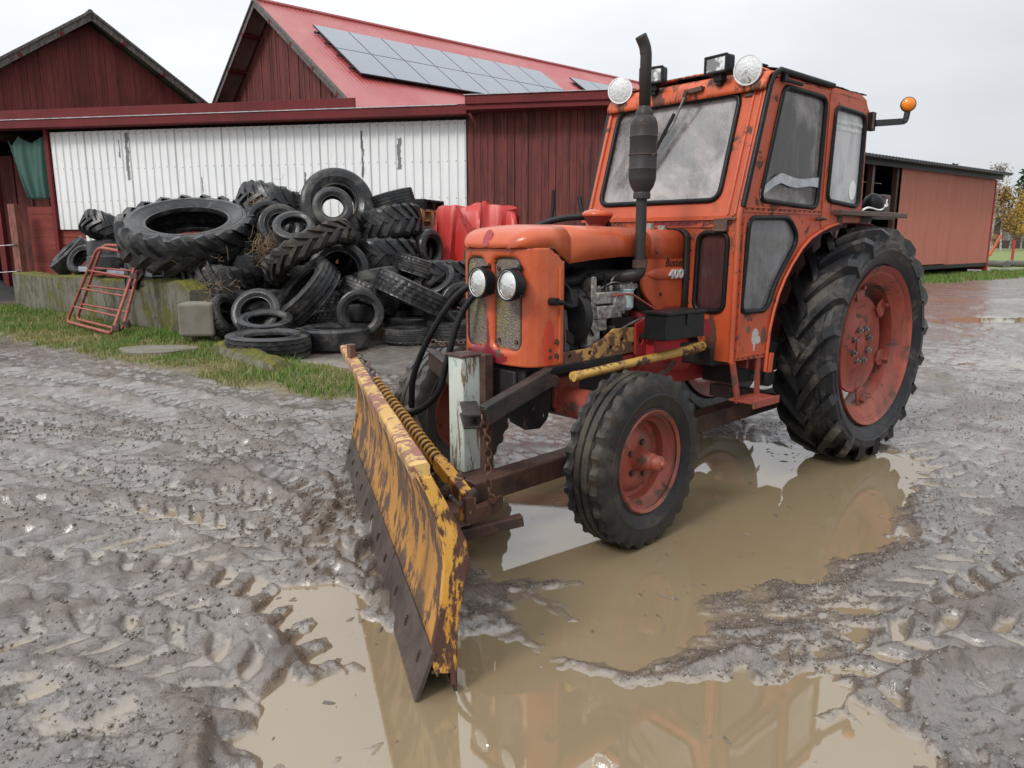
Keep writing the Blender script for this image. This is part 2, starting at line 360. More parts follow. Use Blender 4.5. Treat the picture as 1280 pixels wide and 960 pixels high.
# ================================================================== WORLD, LIGHT, CAMERA
w = bpy.data.worlds.new('World'); sc.world = w; w.use_nodes = True; nt = w.node_tree
bg = nt.nodes['Background']; sky = nt.nodes.new('ShaderNodeTexSky'); sky.sky_type = 'NISHITA'; sky.sun_disc = False
SUN_EL, SUN_AZ = radians(42), radians(-140)          # soft light from behind-left of the camera
sky.sun_elevation = SUN_EL; sky.sun_rotation = SUN_AZ; sky.air_density = 1.0; sky.dust_density = 3.0
tc = nt.nodes.new('ShaderNodeTexCoord'); sp = nt.nodes.new('ShaderNodeSeparateXYZ'); nt.links.new(tc.outputs['Generated'], sp.inputs[0])
mr = nt.nodes.new('ShaderNodeMapRange'); nt.links.new(sp.outputs[2], mr.inputs[0]); mr.inputs[1].default_value = 0; mr.inputs[2].default_value = 1; mr.inputs[3].default_value = 6.0; mr.inputs[4].default_value = 13.5
mpn = nt.nodes.new('ShaderNodeMapping'); nt.links.new(tc.outputs['Generated'], mpn.inputs[0]); mpn.inputs['Scale'].default_value = (1, 1, 2.6)
nz = nt.nodes.new('ShaderNodeTexNoise'); nt.links.new(mpn.outputs[0], nz.inputs['Vector']); nz.inputs['Scale'].default_value = 2.3; nz.inputs['Detail'].default_value = 7; nz.inputs['Roughness'].default_value = .5
m2 = nt.nodes.new('ShaderNodeMapRange'); nt.links.new(nz.outputs['Fac'], m2.inputs[0]); m2.inputs[1].default_value = .3; m2.inputs[2].default_value = .7; m2.inputs[3].default_value = .85; m2.inputs[4].default_value = 1.08
# brighter to the left, where the cloud is thinner
mx = nt.nodes.new('ShaderNodeMapRange'); nt.links.new(sp.outputs[0], mx.inputs[0]); mx.inputs[1].default_value = -.6; mx.inputs[2].default_value = .7; mx.inputs[3].default_value = 1.10; mx.inputs[4].default_value = .84
mm = nt.nodes.new('ShaderNodeMath'); mm.operation = 'MULTIPLY'; nt.links.new(mr.outputs[0], mm.inputs[0]); nt.links.new(m2.outputs[0], mm.inputs[1])
mm2 = nt.nodes.new('ShaderNodeMath'); mm2.operation = 'MULTIPLY'; nt.links.new(mm.outputs[0], mm2.inputs[0]); nt.links.new(mx.outputs[0], mm2.inputs[1])
cc = nt.nodes.new('ShaderNodeVectorMath'); cc.operation = 'SCALE'; cc.inputs[0].default_value = (.975, 1.0, 1.04); nt.links.new(mm2.outputs[0], cc.inputs['Scale'])
mixw = nt.nodes.new('ShaderNodeMix'); mixw.data_type = 'RGBA'; mixw.inputs[0].default_value = .93
nt.links.new(sky.outputs[0], mixw.inputs[6]); nt.links.new(cc.outputs[0], mixw.inputs[7]); nt.links.new(mixw.outputs[2], bg.inputs[0]); bg.inputs[1].default_value = .10
sl = bpy.data.lights.new('sun', 'SUN'); sl.energy = 1.5; sl.angle = radians(14); sl.color = (1, .97, .93)
so = bpy.data.objects.new('sun', sl); COL.objects.link(so)
dirv = Vector((sin(SUN_AZ)*cos(SUN_EL), cos(SUN_AZ)*cos(SUN_EL), sin(SUN_EL)))
so.rotation_euler = dirv.to_track_quat('Z', 'Y').to_euler()
cd = bpy.data.cameras.new('camera'); cam = bpy.data.objects.new('camera', cd); COL.objects.link(cam); sc.camera = cam
cd.sensor_width = 36; cd.lens = FPX/1280*36; cd.clip_start = .05; cd.clip_end = 2000
cam.location = (0, 0, CAMH); cam.rotation_euler = (pi/2-PITCH, 0, 0)
sc.view_settings.view_transform = 'Standard'; sc.view_settings.look = 'None'; sc.view_settings.exposure = 0.4; sc.view_settings.gamma = 1

# ================================================================== GROUND
rs = np.random.RandomState(3); PERM = rs.permutation(512); GR = rs.uniform(0, 2*pi, 512); GX, GY = np.cos(GR), np.sin(GR)
def pn(x, y, seed=0):
    xi = np.floor(x).astype(int); yi = np.floor(y).astype(int); xf = x-xi; yf = y-yi
    u = xf*xf*xf*(xf*(xf*6-15)+10); v = yf*yf*yf*(yf*(yf*6-15)+10)
    def g(a, b, dx, dy):
        h = PERM[(PERM[(a+seed*37) & 511]+b) & 511]; return GX[h]*dx+GY[h]*dy
    a = g(xi, yi, xf, yf); b = g(xi+1, yi, xf-1, yf); c = g(xi, yi+1, xf, yf-1); d = g(xi+1, yi+1, xf-1, yf-1)
    return (a+(b-a)*u)+((c+(d-c)*u)-(a+(b-a)*u))*v
def fbm(x, y, f, o=4, seed=0, gain=.5):
    s = 0; a = 1.0
    for i in range(o): s = s+a*pn(x*f, y*f, seed+i); f *= 2.03; a *= gain
    return s
def sst(x, a, b):
    t = np.clip((x-a)/(b-a), 0, 1); return t*t*(3-2*t)
def sdf(px, py, poly):          # negative inside
    P = np.array(poly); d = np.full(px.shape, 1e9); ins = np.zeros(px.shape, bool)
    for i in range(len(P)):
        a = P[i]; b = P[(i+1) % len(P)]; e = b-a; L = (e**2).sum()
        t = np.clip(((px-a[0])*e[0]+(py-a[1])*e[1])/L, 0, 1)
        d = np.minimum(d, np.hypot(px-a[0]-t*e[0], py-a[1]-t*e[1]))
        c = ((a[1] > py) != (b[1] > py)) & (px < (b[0]-a[0])*(py-a[1])/(b[1]-a[1]+1e-12)+a[0]); ins ^= c
    return np.where(ins, -d, d)
def G2(pts): return [tuple(gp(x, y))[:2] for x, y in pts]
WATER = [G2([(585,690),(600,640),(640,605),(720,588),(800,560),(880,545),(960,552),(1040,572),(1108,566),(1140,582),(1128,640),(1098,675),(1040,700),(1020,722),(960,722),(880,742),(840,760),(800,738),(700,722),(620,728)]),
         G2([(800,735),(880,745),(900,790),(870,830),(800,850),(700,825),(655,800),(640,742),(720,735)]),
         G2([(455,792),(560,785),(640,792),(700,822),(800,852),(890,838),(940,855),(1030,850),(1050,900),(1140,930),(1120,1010),(900,1250),(300,1250),(340,1010),(330,930),(350,880),(400,850),(440,845)]),
         G2([(370,745),(430,740),(445,770),(460,800),(430,812),(400,778)]),
         G2([(1030,755),(1068,752),(1070,772),(1040,780)]),
         G2([(600,600),(625,640),(700,612),(716,588),(660,592)])]
LAND = [G2([(590,738),(640,742),(700,778),(760,820),(790,822),(770,795),(720,762),(660,732)]),
        G2([(850,758),(960,735),(1060,742),(1100,790),(1080,845),(1010,835),(930,822),(880,795)]),
        G2([(390,940),(470,915),(520,935),(470,975),(380,975)])]
GRASS = G2([(-160,392),(20,384),(120,396),(226,420),(262,420),(300,428),(345,452),(430,452),(470,470),(455,505),(400,506),(300,486),(200,468),(100,446),(0,424),(-160,402)])
CONC = G2([(262,438),(345,452),(470,470),(600,470),(640,380),(300,380),(262,400)])
# curved wheel ruts left by turning tractors: centre line, width, direction
RUTS = []
for pts, wd, s in (([(-60,505),(80,500),(220,540),(330,580),(400,610),(440,650)], .34, -1), ([(-60,745),(90,735),(200,760),(300,800),(360,860),(370,960)], .34, -1), ([(1040,470),(1100,540),(1180,600),(1320,640)], .36, 1), ([(300,520),(360,560),(420,560),(480,540)], .3, 1), ([(-60,560),(60,590),(200,612),(330,640),(440,700),(470,800)], .30, 1), ([(-60,690),(80,690),(220,700),(340,728),(410,780),(430,850),(380,930)], .34, -1),
                   ([(-60,640),(150,640),(300,670),(380,705),(450,640),(430,585),(380,540)], .22, 1), ([(0,800),(120,800),(260,830),(330,900),(330,1000)], .28, 1),
                   ([(0,470),(150,488),(300,520),(430,530),(600,520),(720,500),(800,520),(950,500)], .36, -1), ([(-40,520),(120,540),(260,560),(420,590)], .26, -1),
                   ([(640,500),(760,480),(960,470),(1200,480)], .34, 1), ([(1100,960),(1050,900),(1100,800),(1200,720),(1320,680)], .30, 1), ([(950,1000),(900,930),(960,860),(1150,800),(1330,800)], .26, -1),
                   ([(1160,400),(1250,430),(1400,480)], .4, 1), ([(1120,520),(1200,500),(1400,520)], .4, -1)):
    RUTS.append((smooth_path([gp(x, y) for x, y in pts], 8), wd, s))
WET = [G2([(-80,800),(120,790),(260,830),(330,930),(250,1050),(-80,1050)]), G2([(130,650),(330,640),(440,720),(440,800),(330,790),(180,750)]), G2([(1140,545),(1290,540),(1320,700),(1160,690)]), G2([(1060,850),(1320,820),(1400,1060),(1060,1040)]), G2([(1150,372),(1330,378),(1330,480),(1190,480)]), G2([(0,560),(180,580),(200,620),(0,610)])]
def height(x, y, detail=True):
    r = np.hypot(x, y)
    wx = x+.10*fbm(x, y, 2.2, 3, 11); wy = y+.10*fbm(x, y, 2.2, 3, 23)
    near = sst(-r, -26, -9)
    h = .036+.018*fbm(x, y, .45, 3, 1)+.018*fbm(wx, wy, 1.6, 4, 5)*near
    wd_ = np.full(x.shape, 9.0); mw_ = (r < 26) & (y > .2)
    for p in WET: wd_[mw_] = np.minimum(wd_[mw_], sdf(x[mw_], y[mw_], p))
    h -= .024*sst(-(wd_+.25*fbm(x, y, 1.4, 3, 19)), -.3, .3)
    rg = 1-np.abs(fbm(wx*1.0, wy*1.8, 3.2, 3, 9))*2
    h += near*(.010*(rg-.45)+.007*fbm(wx, wy, 9, 5, 15, .62))
    cl = fbm(wx, wy, 14, 3, 31, .6); h += near*.028*np.clip(cl-.26, 0, 1)+sst(-r, -9, -4)*.0045*fbm(x, y, 21, 3, 33, .65)
    # directional scrape marks on the left
    ang = .25*x+.9*y
    sw = np.hypot(x+7.5, y-8.6)                       # scrape lines swept round a turning circle
    h += near*.009*np.sin(2*pi*(sw/.115+.55*fbm(x, y, 1.1, 3, 41)))*sst(fbm(x, y, .9, 3, 45), -.25, .2)*sst(-x, -.6, .5)*(.6+.9*fbm(x, y, 6, 2, 47))
    sw2 = np.hypot(x-6.5, y-1.0)
    h += near*.006*np.sin(2*pi*(sw2/.13+.6*fbm(x, y, 1.3, 3, 42)))*sst(fbm(x, y, .9, 3, 46), -.1, .3)*sst(x, .8, 1.8)
    # ruts
    for path, wd, s in RUTS:
        P = np.array([(p.x, p.y) for p in path]); L = np.concatenate([[0], np.cumsum(np.hypot(*(P[1:]-P[:-1]).T))])
        mn = P.min(0)-wd*1.5; mxx = P.max(0)+wd*1.5
        m = (x > mn[0]) & (x < mxx[0]) & (y > mn[1]) & (y < mxx[1]); idx = np.nonzero(m)[0]
        if not len(idx): continue
        xx, yy = x[idx], y[idx]; best = np.full(xx.shape, 1e9); along = np.zeros(xx.shape); sd = np.zeros(xx.shape)
        for i in range(len(P)-1):
            a = P[i]; e = P[i+1]-a; l = np.hypot(*e); t = np.clip(((xx-a[0])*e[0]+(yy-a[1])*e[1])/(l*l), 0, 1)
            dx = xx-a[0]-t*e[0]; dy = yy-a[1]-t*e[1]; d = np.hypot(dx, dy); q = d < best
            best[q] = d[q]; along[q] = (L[i]+t*l)[q]; sd[q] = np.sign(e[0]*dy-e[1]*dx)[q]*d[q]
        u = best/(wd/2); inside = sst(-u, -1.15, -.85); edge = np.exp(-((u-1.25)/.28)**2)
        lug = np.sin(2*pi*(along/.165 + s*1.25*np.abs(sd)/wd + .10*fbm(xx, yy, 4, 2, 3)))
        lug = np.tanh((lug+.15)*2.2)*sst(np.abs(sd), .0, .03)
        amt = np.clip(.75+.7*fbm(xx, yy, 1.1, 2, 77), .3, 1.25)
        h[idx] = h[idx]+inside*(-.6*(h[idx]-.032))
        h[idx] += (inside*(-.016+.017*lug) + edge*.022*(1+.9*fbm(xx, yy, 9, 3, 8)))*amt
    # puddles
    e = .06*fbm(x, y, 1.6, 3, 51)+.05*fbm(wx, wy*1.5, 5, 4, 55, .62)+.012
    d = np.full(x.shape, 9.0); m = (r < 9) & (y > .2)
    for p in WATER: d[m] = np.minimum(d[m], sdf(x[m], y[m], p))
    k = sst(-(d+e), -.20, .13)
    h = h*(1-k)+k*(-.020+.38*(h-.036)+.008*fbm(wx, wy, 3.5, 4, 61))
    dl = np.full(x.shape, 9.0)
    for p in LAND: dl[m] = np.minimum(dl[m], sdf(x[m], y[m], p))
    k2 = sst(-(dl+e*1.1), -.05, .06)
    h = h*(1-k2)+k2*(.004+.30*(h)+.018*fbm(wx, wy*1.6, 5, 4, 65, .62))
    # kept out of the places where tyres and the plough edge stand
    # far yard: long shallow wet hollows
    far = sst(r, 5.5, 9)
    h -= far*.019*sst(fbm(x*.55, y*1.5, .42, 3, 71), .05, .35)
    dg = np.full(x.shape, 9.0); mg = (r < 40); dg[mg] = sdf(x[mg], y[mg], GRASS)
    gk = sst(-(dg+.12*fbm(x, y, 1.5, 3, 81)), -.12, .15)
    h = h*(1-gk)+gk*(.055+.03*fbm(x, y, 1.1, 4, 83)+.012*fbm(x, y, 7, 3, 85))
    dc = np.full(x.shape, 9.0); dc[mg] = sdf(x[mg], y[mg], CONC); ck = sst(-dc, -.1, .1)
    h = h*(1-ck)+ck*(.022+.006*fbm(x, y, 6, 3, 91))
    lawn = sst(.62*x-.78*y+ 11.3+.4*fbm(x,y,.5,3,95), 0, .0001)*0
    h += .25*sst(y, 40, 70)+3.5*sst(y, 90, 260)
    return h, gk, ck
th = np.concatenate([np.linspace(-43, 43, 760), np.linspace(43, 317, 70)[1:-1]]); th = np.radians(90-th)
rr = [.22]
while rr[-1] < 700:
    r_ = rr[-1]; rr.append(r_*(1.045 if r_ < 1.45 else (1.0046 if r_ < 11 else 1.014)))
rr = np.array(rr); NR, NA = len(rr), len(th)
X = (rr[:, None]*np.cos(th)[None, :]).ravel(); Y = (rr[:, None]*np.sin(th)[None, :]).ravel()
Z, GK, CK = height(X, Y)
me = bpy.data.meshes.new('ground')
i = np.arange(NR-1)[:, None]*NA; j = np.arange(NA)[None, :]; j2 = (j+1) % NA
F = np.stack([i+j, i+NA+j, i+NA+j2, i+j2], -1).reshape(-1, 4)
F = F[:, ::-1]
nv = len(X)
Vv = np.stack([X, Y, Z], -1)
me.vertices.add(nv); me.vertices.foreach_set('co', Vv.ravel())
me.loops.add(F.size); me.loops.foreach_set('vertex_index', F.ravel().astype(np.int32))
me.polygons.add(len(F)); me.polygons.foreach_set('loop_start', np.arange(len(F))*4); me.update(calc_edges=True)
bmq = me.polygons[0].normal.z
if bmq < 0: me.flip_normals()
me.polygons.foreach_set('use_smooth', [True]*len(me.polygons))
for nm, arr in (('grassy', GK), ('slab', CK)):
    at = me.attributes.new(nm, 'FLOAT', 'POINT'); at.data.foreach_set('value', arr.astype(np.float32))
q = NT('wet_mud')
geo = q.N('ShaderNodeNewGeometry'); P = geo.outputs['Position']; z = q.sep(P)[2]
n1 = q.noise(1.1, 6, .6, co=P); n2 = q.noise(9, 8, .7, .4, co=P); n3 = q.noise(70, 6, .75, co=P); n4 = q.noise(240, 3, .7, co=P)
c = q.mix(q.ramp(n2, .35, .65), (.080,.060,.046), (.178,.142,.114))
c = q.mix(q.ramp(n1, .4, .66, 0, .55), c, (.205,.168,.138))
c = q.mix(q.ramp(n3, .50, .66, 0, .65), c, (.070,.056,.047))
vo = q.N('ShaderNodeTexVoronoi'); q.link(P, vo.inputs['Vector']); vo.inputs['Scale'].default_value = 85
peb = q.ramp(vo.outputs['Distance'], .12, .30, 1, 0)
vc = q.N('ShaderNodeSeparateColor'); q.link(vo.outputs['Color'], vc.inputs[0])
pm = q.math('MULTIPLY', peb, q.ramp(vc.outputs[0], .80, .84))
c = q.mix(q.math('MULTIPLY', pm, .8), c, q.mix(vc.outputs[1], (.12,.10,.09), (.42,.38,.34)))
# gravelly area to the right
gx = q.sep(P)[0]
grav = q.ramp(q.math('ADD', gx, q.math('MULTIPLY', n1, 1.2)), 1.3, 2.4)
c = q.mix(q.math('MULTIPLY', grav, q.ramp(n3, .42, .62, 0, .55)), c, (.15,.14,.135))
a1 = q.N('ShaderNodeAttribute', attribute_name='grassy'); a2 = q.N('ShaderNodeAttribute', attribute_name='slab')
c = q.mix(q.ramp(a1.outputs['Fac'], .1, .8), c, q.mix(q.ramp(n2, .4, .6), (.10,.075,.04), (.17,.14,.06)))
c = q.mix(q.ramp(a2.outputs['Fac'], .2, .9), c, q.mix(q.ramp(n2, .35, .65), (.17,.145,.125), (.26,.23,.20)))
# meadow far away
gy = q.sep(P)[1]
lawn = q.ramp(q.math('ADD', gy, q.math('MULTIPLY', n1, 2.0)), 33.5, 35)
c = q.mix(lawn, c, q.mix(n2, (.10,.15,.035), (.20,.24,.07)))
wetm = q.ramp(z, .002, .034, 1, 0)
c = q.mix(q.math('MULTIPLY', wetm, .25), c, (.19,.155,.115)); c = q.mix(q.math('MULTIPLY', q.ramp(z, .001, .013, 1, 0), .75), c, (.215,.165,.10))
wn = q.ramp(q.noise(3.0, 6, .65, co=P), .38, .62)
rough = q.math('ADD', q.ramp(z, .0, .06, .13, .22), q.math('MULTIPLY', wn, .16))
rough = q.math('MAXIMUM', rough, q.math('MULTIPLY', q.math('MAXIMUM', a1.outputs['Fac'], lawn), .85))
rough = q.math('ADD', rough, q.math('MULTIPLY', a2.outputs['Fac'], .12))
# a film of water lies wherever the fine relief dips below a level that depends on how low the ground is
fn = q.noise(22, 7, .66, .4, st=(1,.7,1), co=P); lvl = q.math('ADD', q.ramp(z, -.002, .042, .60, .26), q.math('MULTIPLY', q.math('SUBTRACT', q.noise(1.9, 5, .6, co=P), .5), .34))
film = q.ramp(q.math('SUBTRACT', lvl, fn), -.10, .07)
film = q.math('MAXIMUM', film, q.ramp(z, .003, .016, 1, 0))
film = q.math('MULTIPLY', film, q.math('SUBTRACT', 1.0, q.math('MAXIMUM', a1.outputs['Fac'], lawn)))
film = q.math('MULTIPLY', film, q.math('SUBTRACT', 1.0, q.math('MULTIPLY', a2.outputs['Fac'], .8)))
c = q.mix(q.math('MULTIPLY', film, .25), c, (.22,.185,.15))
rough = q.math('ADD', q.math('MULTIPLY', rough, q.math('SUBTRACT', 1.0, film)), q.math('MULTIPLY', film, .13))
hgt = q.math('MAXIMUM', fn, lvl)
fine_ = q.math('MULTIPLY', q.math('ADD', q.math('MULTIPLY', n3, .75), q.math('ADD', q.math('MULTIPLY', n4, .25), q.math('MULTIPLY', pm, .35))), q.math('SUBTRACT', 1.0, q.math('MULTIPLY', film, .88)))
bs = q.bump(fine_, 1.0, .010, q.bump(hgt, .8, .010))
q.b.inputs['IOR'].default_value = 1.5
cw = q.math('MULTIPLY', q.math('SUBTRACT', 1.0, q.math('MAXIMUM', a1.outputs['Fac'], lawn)), q.ramp(q.math('ADD', q.noise(2.3, 6, .65, co=P, loc=(7,3,0)), q.ramp(z, .0, .06, .16, -.08)), .40, .60, .15, 1.0))
q.link(q.math('MULTIPLY', cw, .9), q.b.inputs['Coat Weight']); q.b.inputs['Coat IOR'].default_value = 1.75; q.b.inputs['Coat Roughness'].default_value = .17
q.link(q.bump(fn, .5, .008), q.b.inputs['Coat Normal'])
M['mud'] = q.fin(c, rough, bs, 0, .62)
me.materials.append(M['mud'])
tag(mesh_obj('ground', me), kind='structure')
# water
q = NT('muddy_water'); geo = q.N('ShaderNodeNewGeometry'); P = geo.outputs['Position']
n = q.noise(1.3, 5, .6, co=P); n2 = q.noise(26, 4, .7, co=P); n3 = q.noise(5, 7, .7, .5, co=P)
c = q.mix(n, (.200,.150,.086), (.275,.215,.132)); c = q.mix(q.ramp(n3, .62, .72, 0, .35), c, (.12,.09,.06))
q.b.inputs['IOR'].default_value = 1.9
M['water'] = q.fin(c, .015, q.bump(n2, .012, .004), 0, .62)
mb = MB(); N_ = 24
mb.grid([[(-9+22*i/N_, -3+31*j/N_, 0) for j in range(N_+1)] for i in range(N_+1)])
tag(mb.build('puddle_water', M['water'], smooth=0), kind='structure')

def scatter(name, n, region, smin, smax, mat, seed, lab, zoff=.3):
    g_ = np.random.RandomState(seed); P_ = np.array(region); mn, mx_ = P_.min(0), P_.max(0); x = g_.uniform(mn[0], mx_[0], n*3); y = g_.uniform(mn[1], mx_[1], n*3)
    k = (sdf(x, y, P_) < 0) & (g_.rand(n*3) < sst(fbm(x, y, 1.3, 3, seed), -.35, .3)); x, y = x[k][:n], y[k][:n]; n = len(x); z = height(x, y)[0]
    k = z > .002; x, y, z = x[k], y[k], z[k]; n = len(x)
    O = np.array([(1,0,0),(-1,0,0),(0,1,0),(0,-1,0),(0,0,1),(0,0,-1)], float); Fq = np.array([(0,2,4),(2,1,4),(1,3,4),(3,0,4),(2,0,5),(1,2,5),(3,1,5),(0,3,5)])
    s = smin+(smax-smin)*g_.rand(n)**3; V = O[None]*s[:, None, None]*g_.uniform(.55, 1.25, (n, 6, 1)); V[:, :, 2] *= .7
    a = g_.uniform(0, 6.28, n); ca, sa = np.cos(a)[:, None], np.sin(a)[:, None]; V = np.stack([V[..., 0]*ca-V[..., 1]*sa, V[..., 0]*sa+V[..., 1]*ca, V[..., 2]], -1)
    V += np.stack([x, y, z+s*zoff], -1)[:, None]; Fx = (Fq[None]+np.arange(n)[:, None, None]*6).reshape(-1, 3)
    me = bpy.data.meshes.new(name); me.vertices.add(n*6); me.vertices.foreach_set('co', V.ravel()); me.loops.add(Fx.size); me.loops.foreach_set('vertex_index', Fx.ravel().astype(np.int32)); me.polygons.add(len(Fx)); me.polygons.foreach_set('loop_start', np.arange(len(Fx))*3); me.update(calc_edges=True)
    me.materials.append(mat); return tag(mesh_obj(name, me), lab, name.replace('_', ' '), kind='stuff')
q = NT('small_stones'); geo = q.N('ShaderNodeNewGeometry'); M['stones'] = q.fin(q.mix(geo.outputs['Random Per Island'], (.07,.06,.055), (.30,.27,.245)), .38)
q = NT('mud_crumbs'); geo = q.N('ShaderNodeNewGeometry'); M['crumb'] = q.fin(q.mix(geo.outputs['Random Per Island'], (.10,.082,.068), (.22,.19,.16)), .35)
scatter('gravel', 9000, G2([(800,560),(1290,480),(1500,700),(1400,1100),(900,1100),(760,860),(1080,720)]), .0025, .009, M['stones'], 21, 'fine wet gravel over the ground right of the tractor')
scatter('mud_crumbs', 7000, G2([(-100,520),(440,520),(470,760),(400,1100),(-300,1100)]), .003, .012, M['crumb'], 22, 'small crumbs of mud over the rutted ground at the left')
scatter('mud_crumbs', 1500, G2([(590,720),(1080,720),(1100,860),(820,860)]), .003, .009, M['crumb'], 23, 'small crumbs of mud on the islands between the puddles')

def floaters(name, n, seed, mat, lab):
    g_ = np.random.RandomState(seed); x = g_.uniform(-1.6, 2.6, n*6); y = g_.uniform(1.3, 5.2, n*6)
    z = height(x, y)[0]; k = (z < -.002) & (g_.rand(n*6) < sst(fbm(x, y, 2.2, 4, 131), .05, .5)+.03); x, y = x[k][:n], y[k][:n]; n = len(x)
    a = g_.uniform(0, 6.28, n); s = .002+.012*g_.rand(n)**4; K = 7; t = np.arange(K)*2*np.pi/K; rr_ = s[:, None]*g_.uniform(.5, 1.2, (n, K))
    lx = np.cos(t)[None]*rr_*(1.1+1.2*g_.rand(n, 1)); ly = np.sin(t)[None]*rr_*.7; ca, sa = np.cos(a)[:, None], np.sin(a)[:, None]
    V = np.stack([x[:, None]+lx*ca-ly*sa, y[:, None]+lx*sa+ly*ca, np.full((n, K), .0012)], -1); top = np.stack([x, y, .0015+s*.35], -1)[:, None]
    V = np.concatenate([V, top], 1); Fx = (np.array([(i, (i+1) % K, K) for i in range(K)])[None]+np.arange(n)[:, None, None]*(K+1)).reshape(-1, 3)
    me = bpy.data.meshes.new(name); me.vertices.add(n*(K+1)); me.vertices.foreach_set('co', V.ravel()); me.loops.add(Fx.size); me.loops.foreach_set('vertex_index', Fx.ravel().astype(np.int32)); me.polygons.add(len(Fx)); me.polygons.foreach_set('loop_start', np.arange(len(Fx))*3); me.update(calc_edges=True)
    me.materials.append(mat); return tag(mesh_obj(name, me), lab, name.replace('_', ' '), kind='stuff')
floaters('floating_debris', 1300, 31, M['crumb'], 'flecks of mud and leaf debris floating on the brown puddle')

def hz(x, y):
    return float(height(np.array([float(x)]), np.array([float(y)]))[0][0])
# grass blades
def grass(name, poly_px, dens, hmin, hmax, wd, seed, straw=.4, world=None, z0=None, bend=.5):
    rg_ = np.random.RandomState(seed); P = np.array(world if world else G2(poly_px)); mn, mx_ = P.min(0), P.max(0)
    A = (mx_-mn).prod(); n = int(A*dens); x = rg_.uniform(mn[0], mx_[0], n); y = rg_.uniform(mn[1], mx_[1], n)
    s = sdf(x, y, P)+.16*fbm(x, y, 1.5, 3, 81)
    keep = (s < .05) & (rg_.rand(n) < sst(fbm(x, y, 1.7, 3, 101)+.55*(1-sst(s, -.3, .1)), -.25, .35))
    x, y = x[keep], y[keep]; n = len(x)
    z = height(x, y)[0]-.008 if z0 is None else np.full(n, z0)
    patch = fbm(x, y, 1.2, 3, 111)
    h = rg_.uniform(hmin, hmax, n)*(1+.7*patch); a = rg_.uniform(0, 2*pi, n); b = rg_.uniform(0, 2*pi, n); ln = h*rg_.uniform(.1, bend+.3, n)
    w_ = wd*rg_.uniform(.6, 1.3, n)
    p0 = np.stack([x-np.cos(a)*w_/2, y-np.sin(a)*w_/2, z], -1); p1 = np.stack([x+np.cos(a)*w_/2, y+np.sin(a)*w_/2, z], -1)
    m0 = np.stack([x+np.cos(b)*ln*.35-np.cos(a)*w_*.35, y+np.sin(b)*ln*.35-np.sin(a)*w_*.35, z+h*.6], -1); m1 = m0+np.stack([np.cos(a)*w_*.7, np.sin(a)*w_*.7, 0*a], -1)
    t = np.stack([x+np.cos(b)*ln, y+np.sin(b)*ln, z+h*.97], -1)
    V = np.stack([p0, p1, m1, m0, t], 1).reshape(-1, 3)
    base = np.arange(n)[:, None]*5
    me = bpy.data.meshes.new(name); me.vertices.add(n*5); me.vertices.foreach_set('co', V.ravel())
    L = np.concatenate([base+np.array([0,1,2,3]), base+np.array([3,2,4])], 1).ravel()
    me.loops.add(len(L)); me.loops.foreach_set('vertex_index', L.astype(np.int32))
    st = (np.arange(n)[:, None]*7+np.array([0, 4])).ravel(); me.polygons.add(n*2); me.polygons.foreach_set('loop_start', st); me.update(calc_edges=True)
    at = me.attributes.new('tone', 'FLOAT', 'POINT')
    tone = np.clip(rg_.normal(straw, .22, n)-.8*patch*.6, 0, 1); at.data.foreach_set('value', np.repeat(tone, 5).astype(np.float32))
    me.materials.append(M['grass']); return tag(mesh_obj(name, me), kind='stuff')
q = NT('grass_blades'); a = q.N('ShaderNodeAttribute', attribute_name='tone')
c = q.mix(q.ramp(a.outputs['Fac'], .25, .75), (.085,.150,.018), (.30,.235,.085)); c = q.mix(q.ramp(a.outputs['Fac'], .0, .25), (.09,.20,.02), c)
q.fin(c, .6); q.b.inputs['Subsurface Weight'].default_value = 0
M['grass'] = q.m
tag(grass('grass_strip', [(-160,396),(20,384),(120,396),(226,422),(262,422),(300,430),(345,455),(440,465),(455,505),(400,506),(300,486),(200,468),(100,446),(0,424),(-160,406)], 2900, .025, .075, .007, 5, .40), 'short green and straw coloured grass along the old concrete wall', 'grass')
tag(grass('grass_tufts', [(-160,392),(20,387),(120,402),(226,424),(262,424),(262,436),(226,440),(20,400),(-160,410)], 700, .05, .11, .008, 8, .22), 'taller green tufts at the foot of the mossy concrete wall', 'grass')
tag(grass('grass_verge', None, 420, .05, .14, .02, 9, .25, world=G2([(1120,345),(1155,356),(1235,352),(1300,346),(1300,338),(1235,341),(1155,344)])), 'green verge at the foot of the pink corrugated shed', 'grass')

# ================================================================== BUILDINGS
def board_mat(name, c1, c2, wdt=.16, axis=0, grime=.5, dark=(.035,.015,.012), pale=(.22,.13,.11)):
    q = NT(name); s = q.sep(); u = s[axis]
    idq = q.math('FLOOR', q.math('DIVIDE', u, wdt)); wn = q.N('ShaderNodeTexWhiteNoise', noise_dimensions='1D'); q.link(idq, wn.inputs['W'])
    st = [14, 14, 14]; st[2 if axis == 0 else 0] = .9
    g = q.noise(1.6, 9, .72, .2, tuple(st)); b = q.noise(1.1, 6, .6)
    c = q.mix(wn.outputs['Value'], c1, c2)
    c = q.mix(q.math('MULTIPLY', q.ramp(g, .46, .66), grime), c, dark)
    c = q.mix(q.math('MULTIPLY', q.ramp(g, .30, .42, 1, 0), .45), c, pale)
    c = q.mix(q.ramp(b, .45, .75, 0, .55), c, dark)
    return q.fin(c, .75, q.bump(g, .5, .01), 0, .3)
M['boards'] = board_mat('falu_red_boards', (.15,.030,.028), (.20,.046,.040), .15)
M['boards_dark'] = board_mat('weathered_red_boards', (.12,.030,.026), (.17,.046,.038), .13, 0, .85, (.035,.018,.016), (.21,.10,.085))
M['boards_h'] = board_mat('red_planks', (.16,.028,.022), (.22,.045,.032), .2, 2, .4)
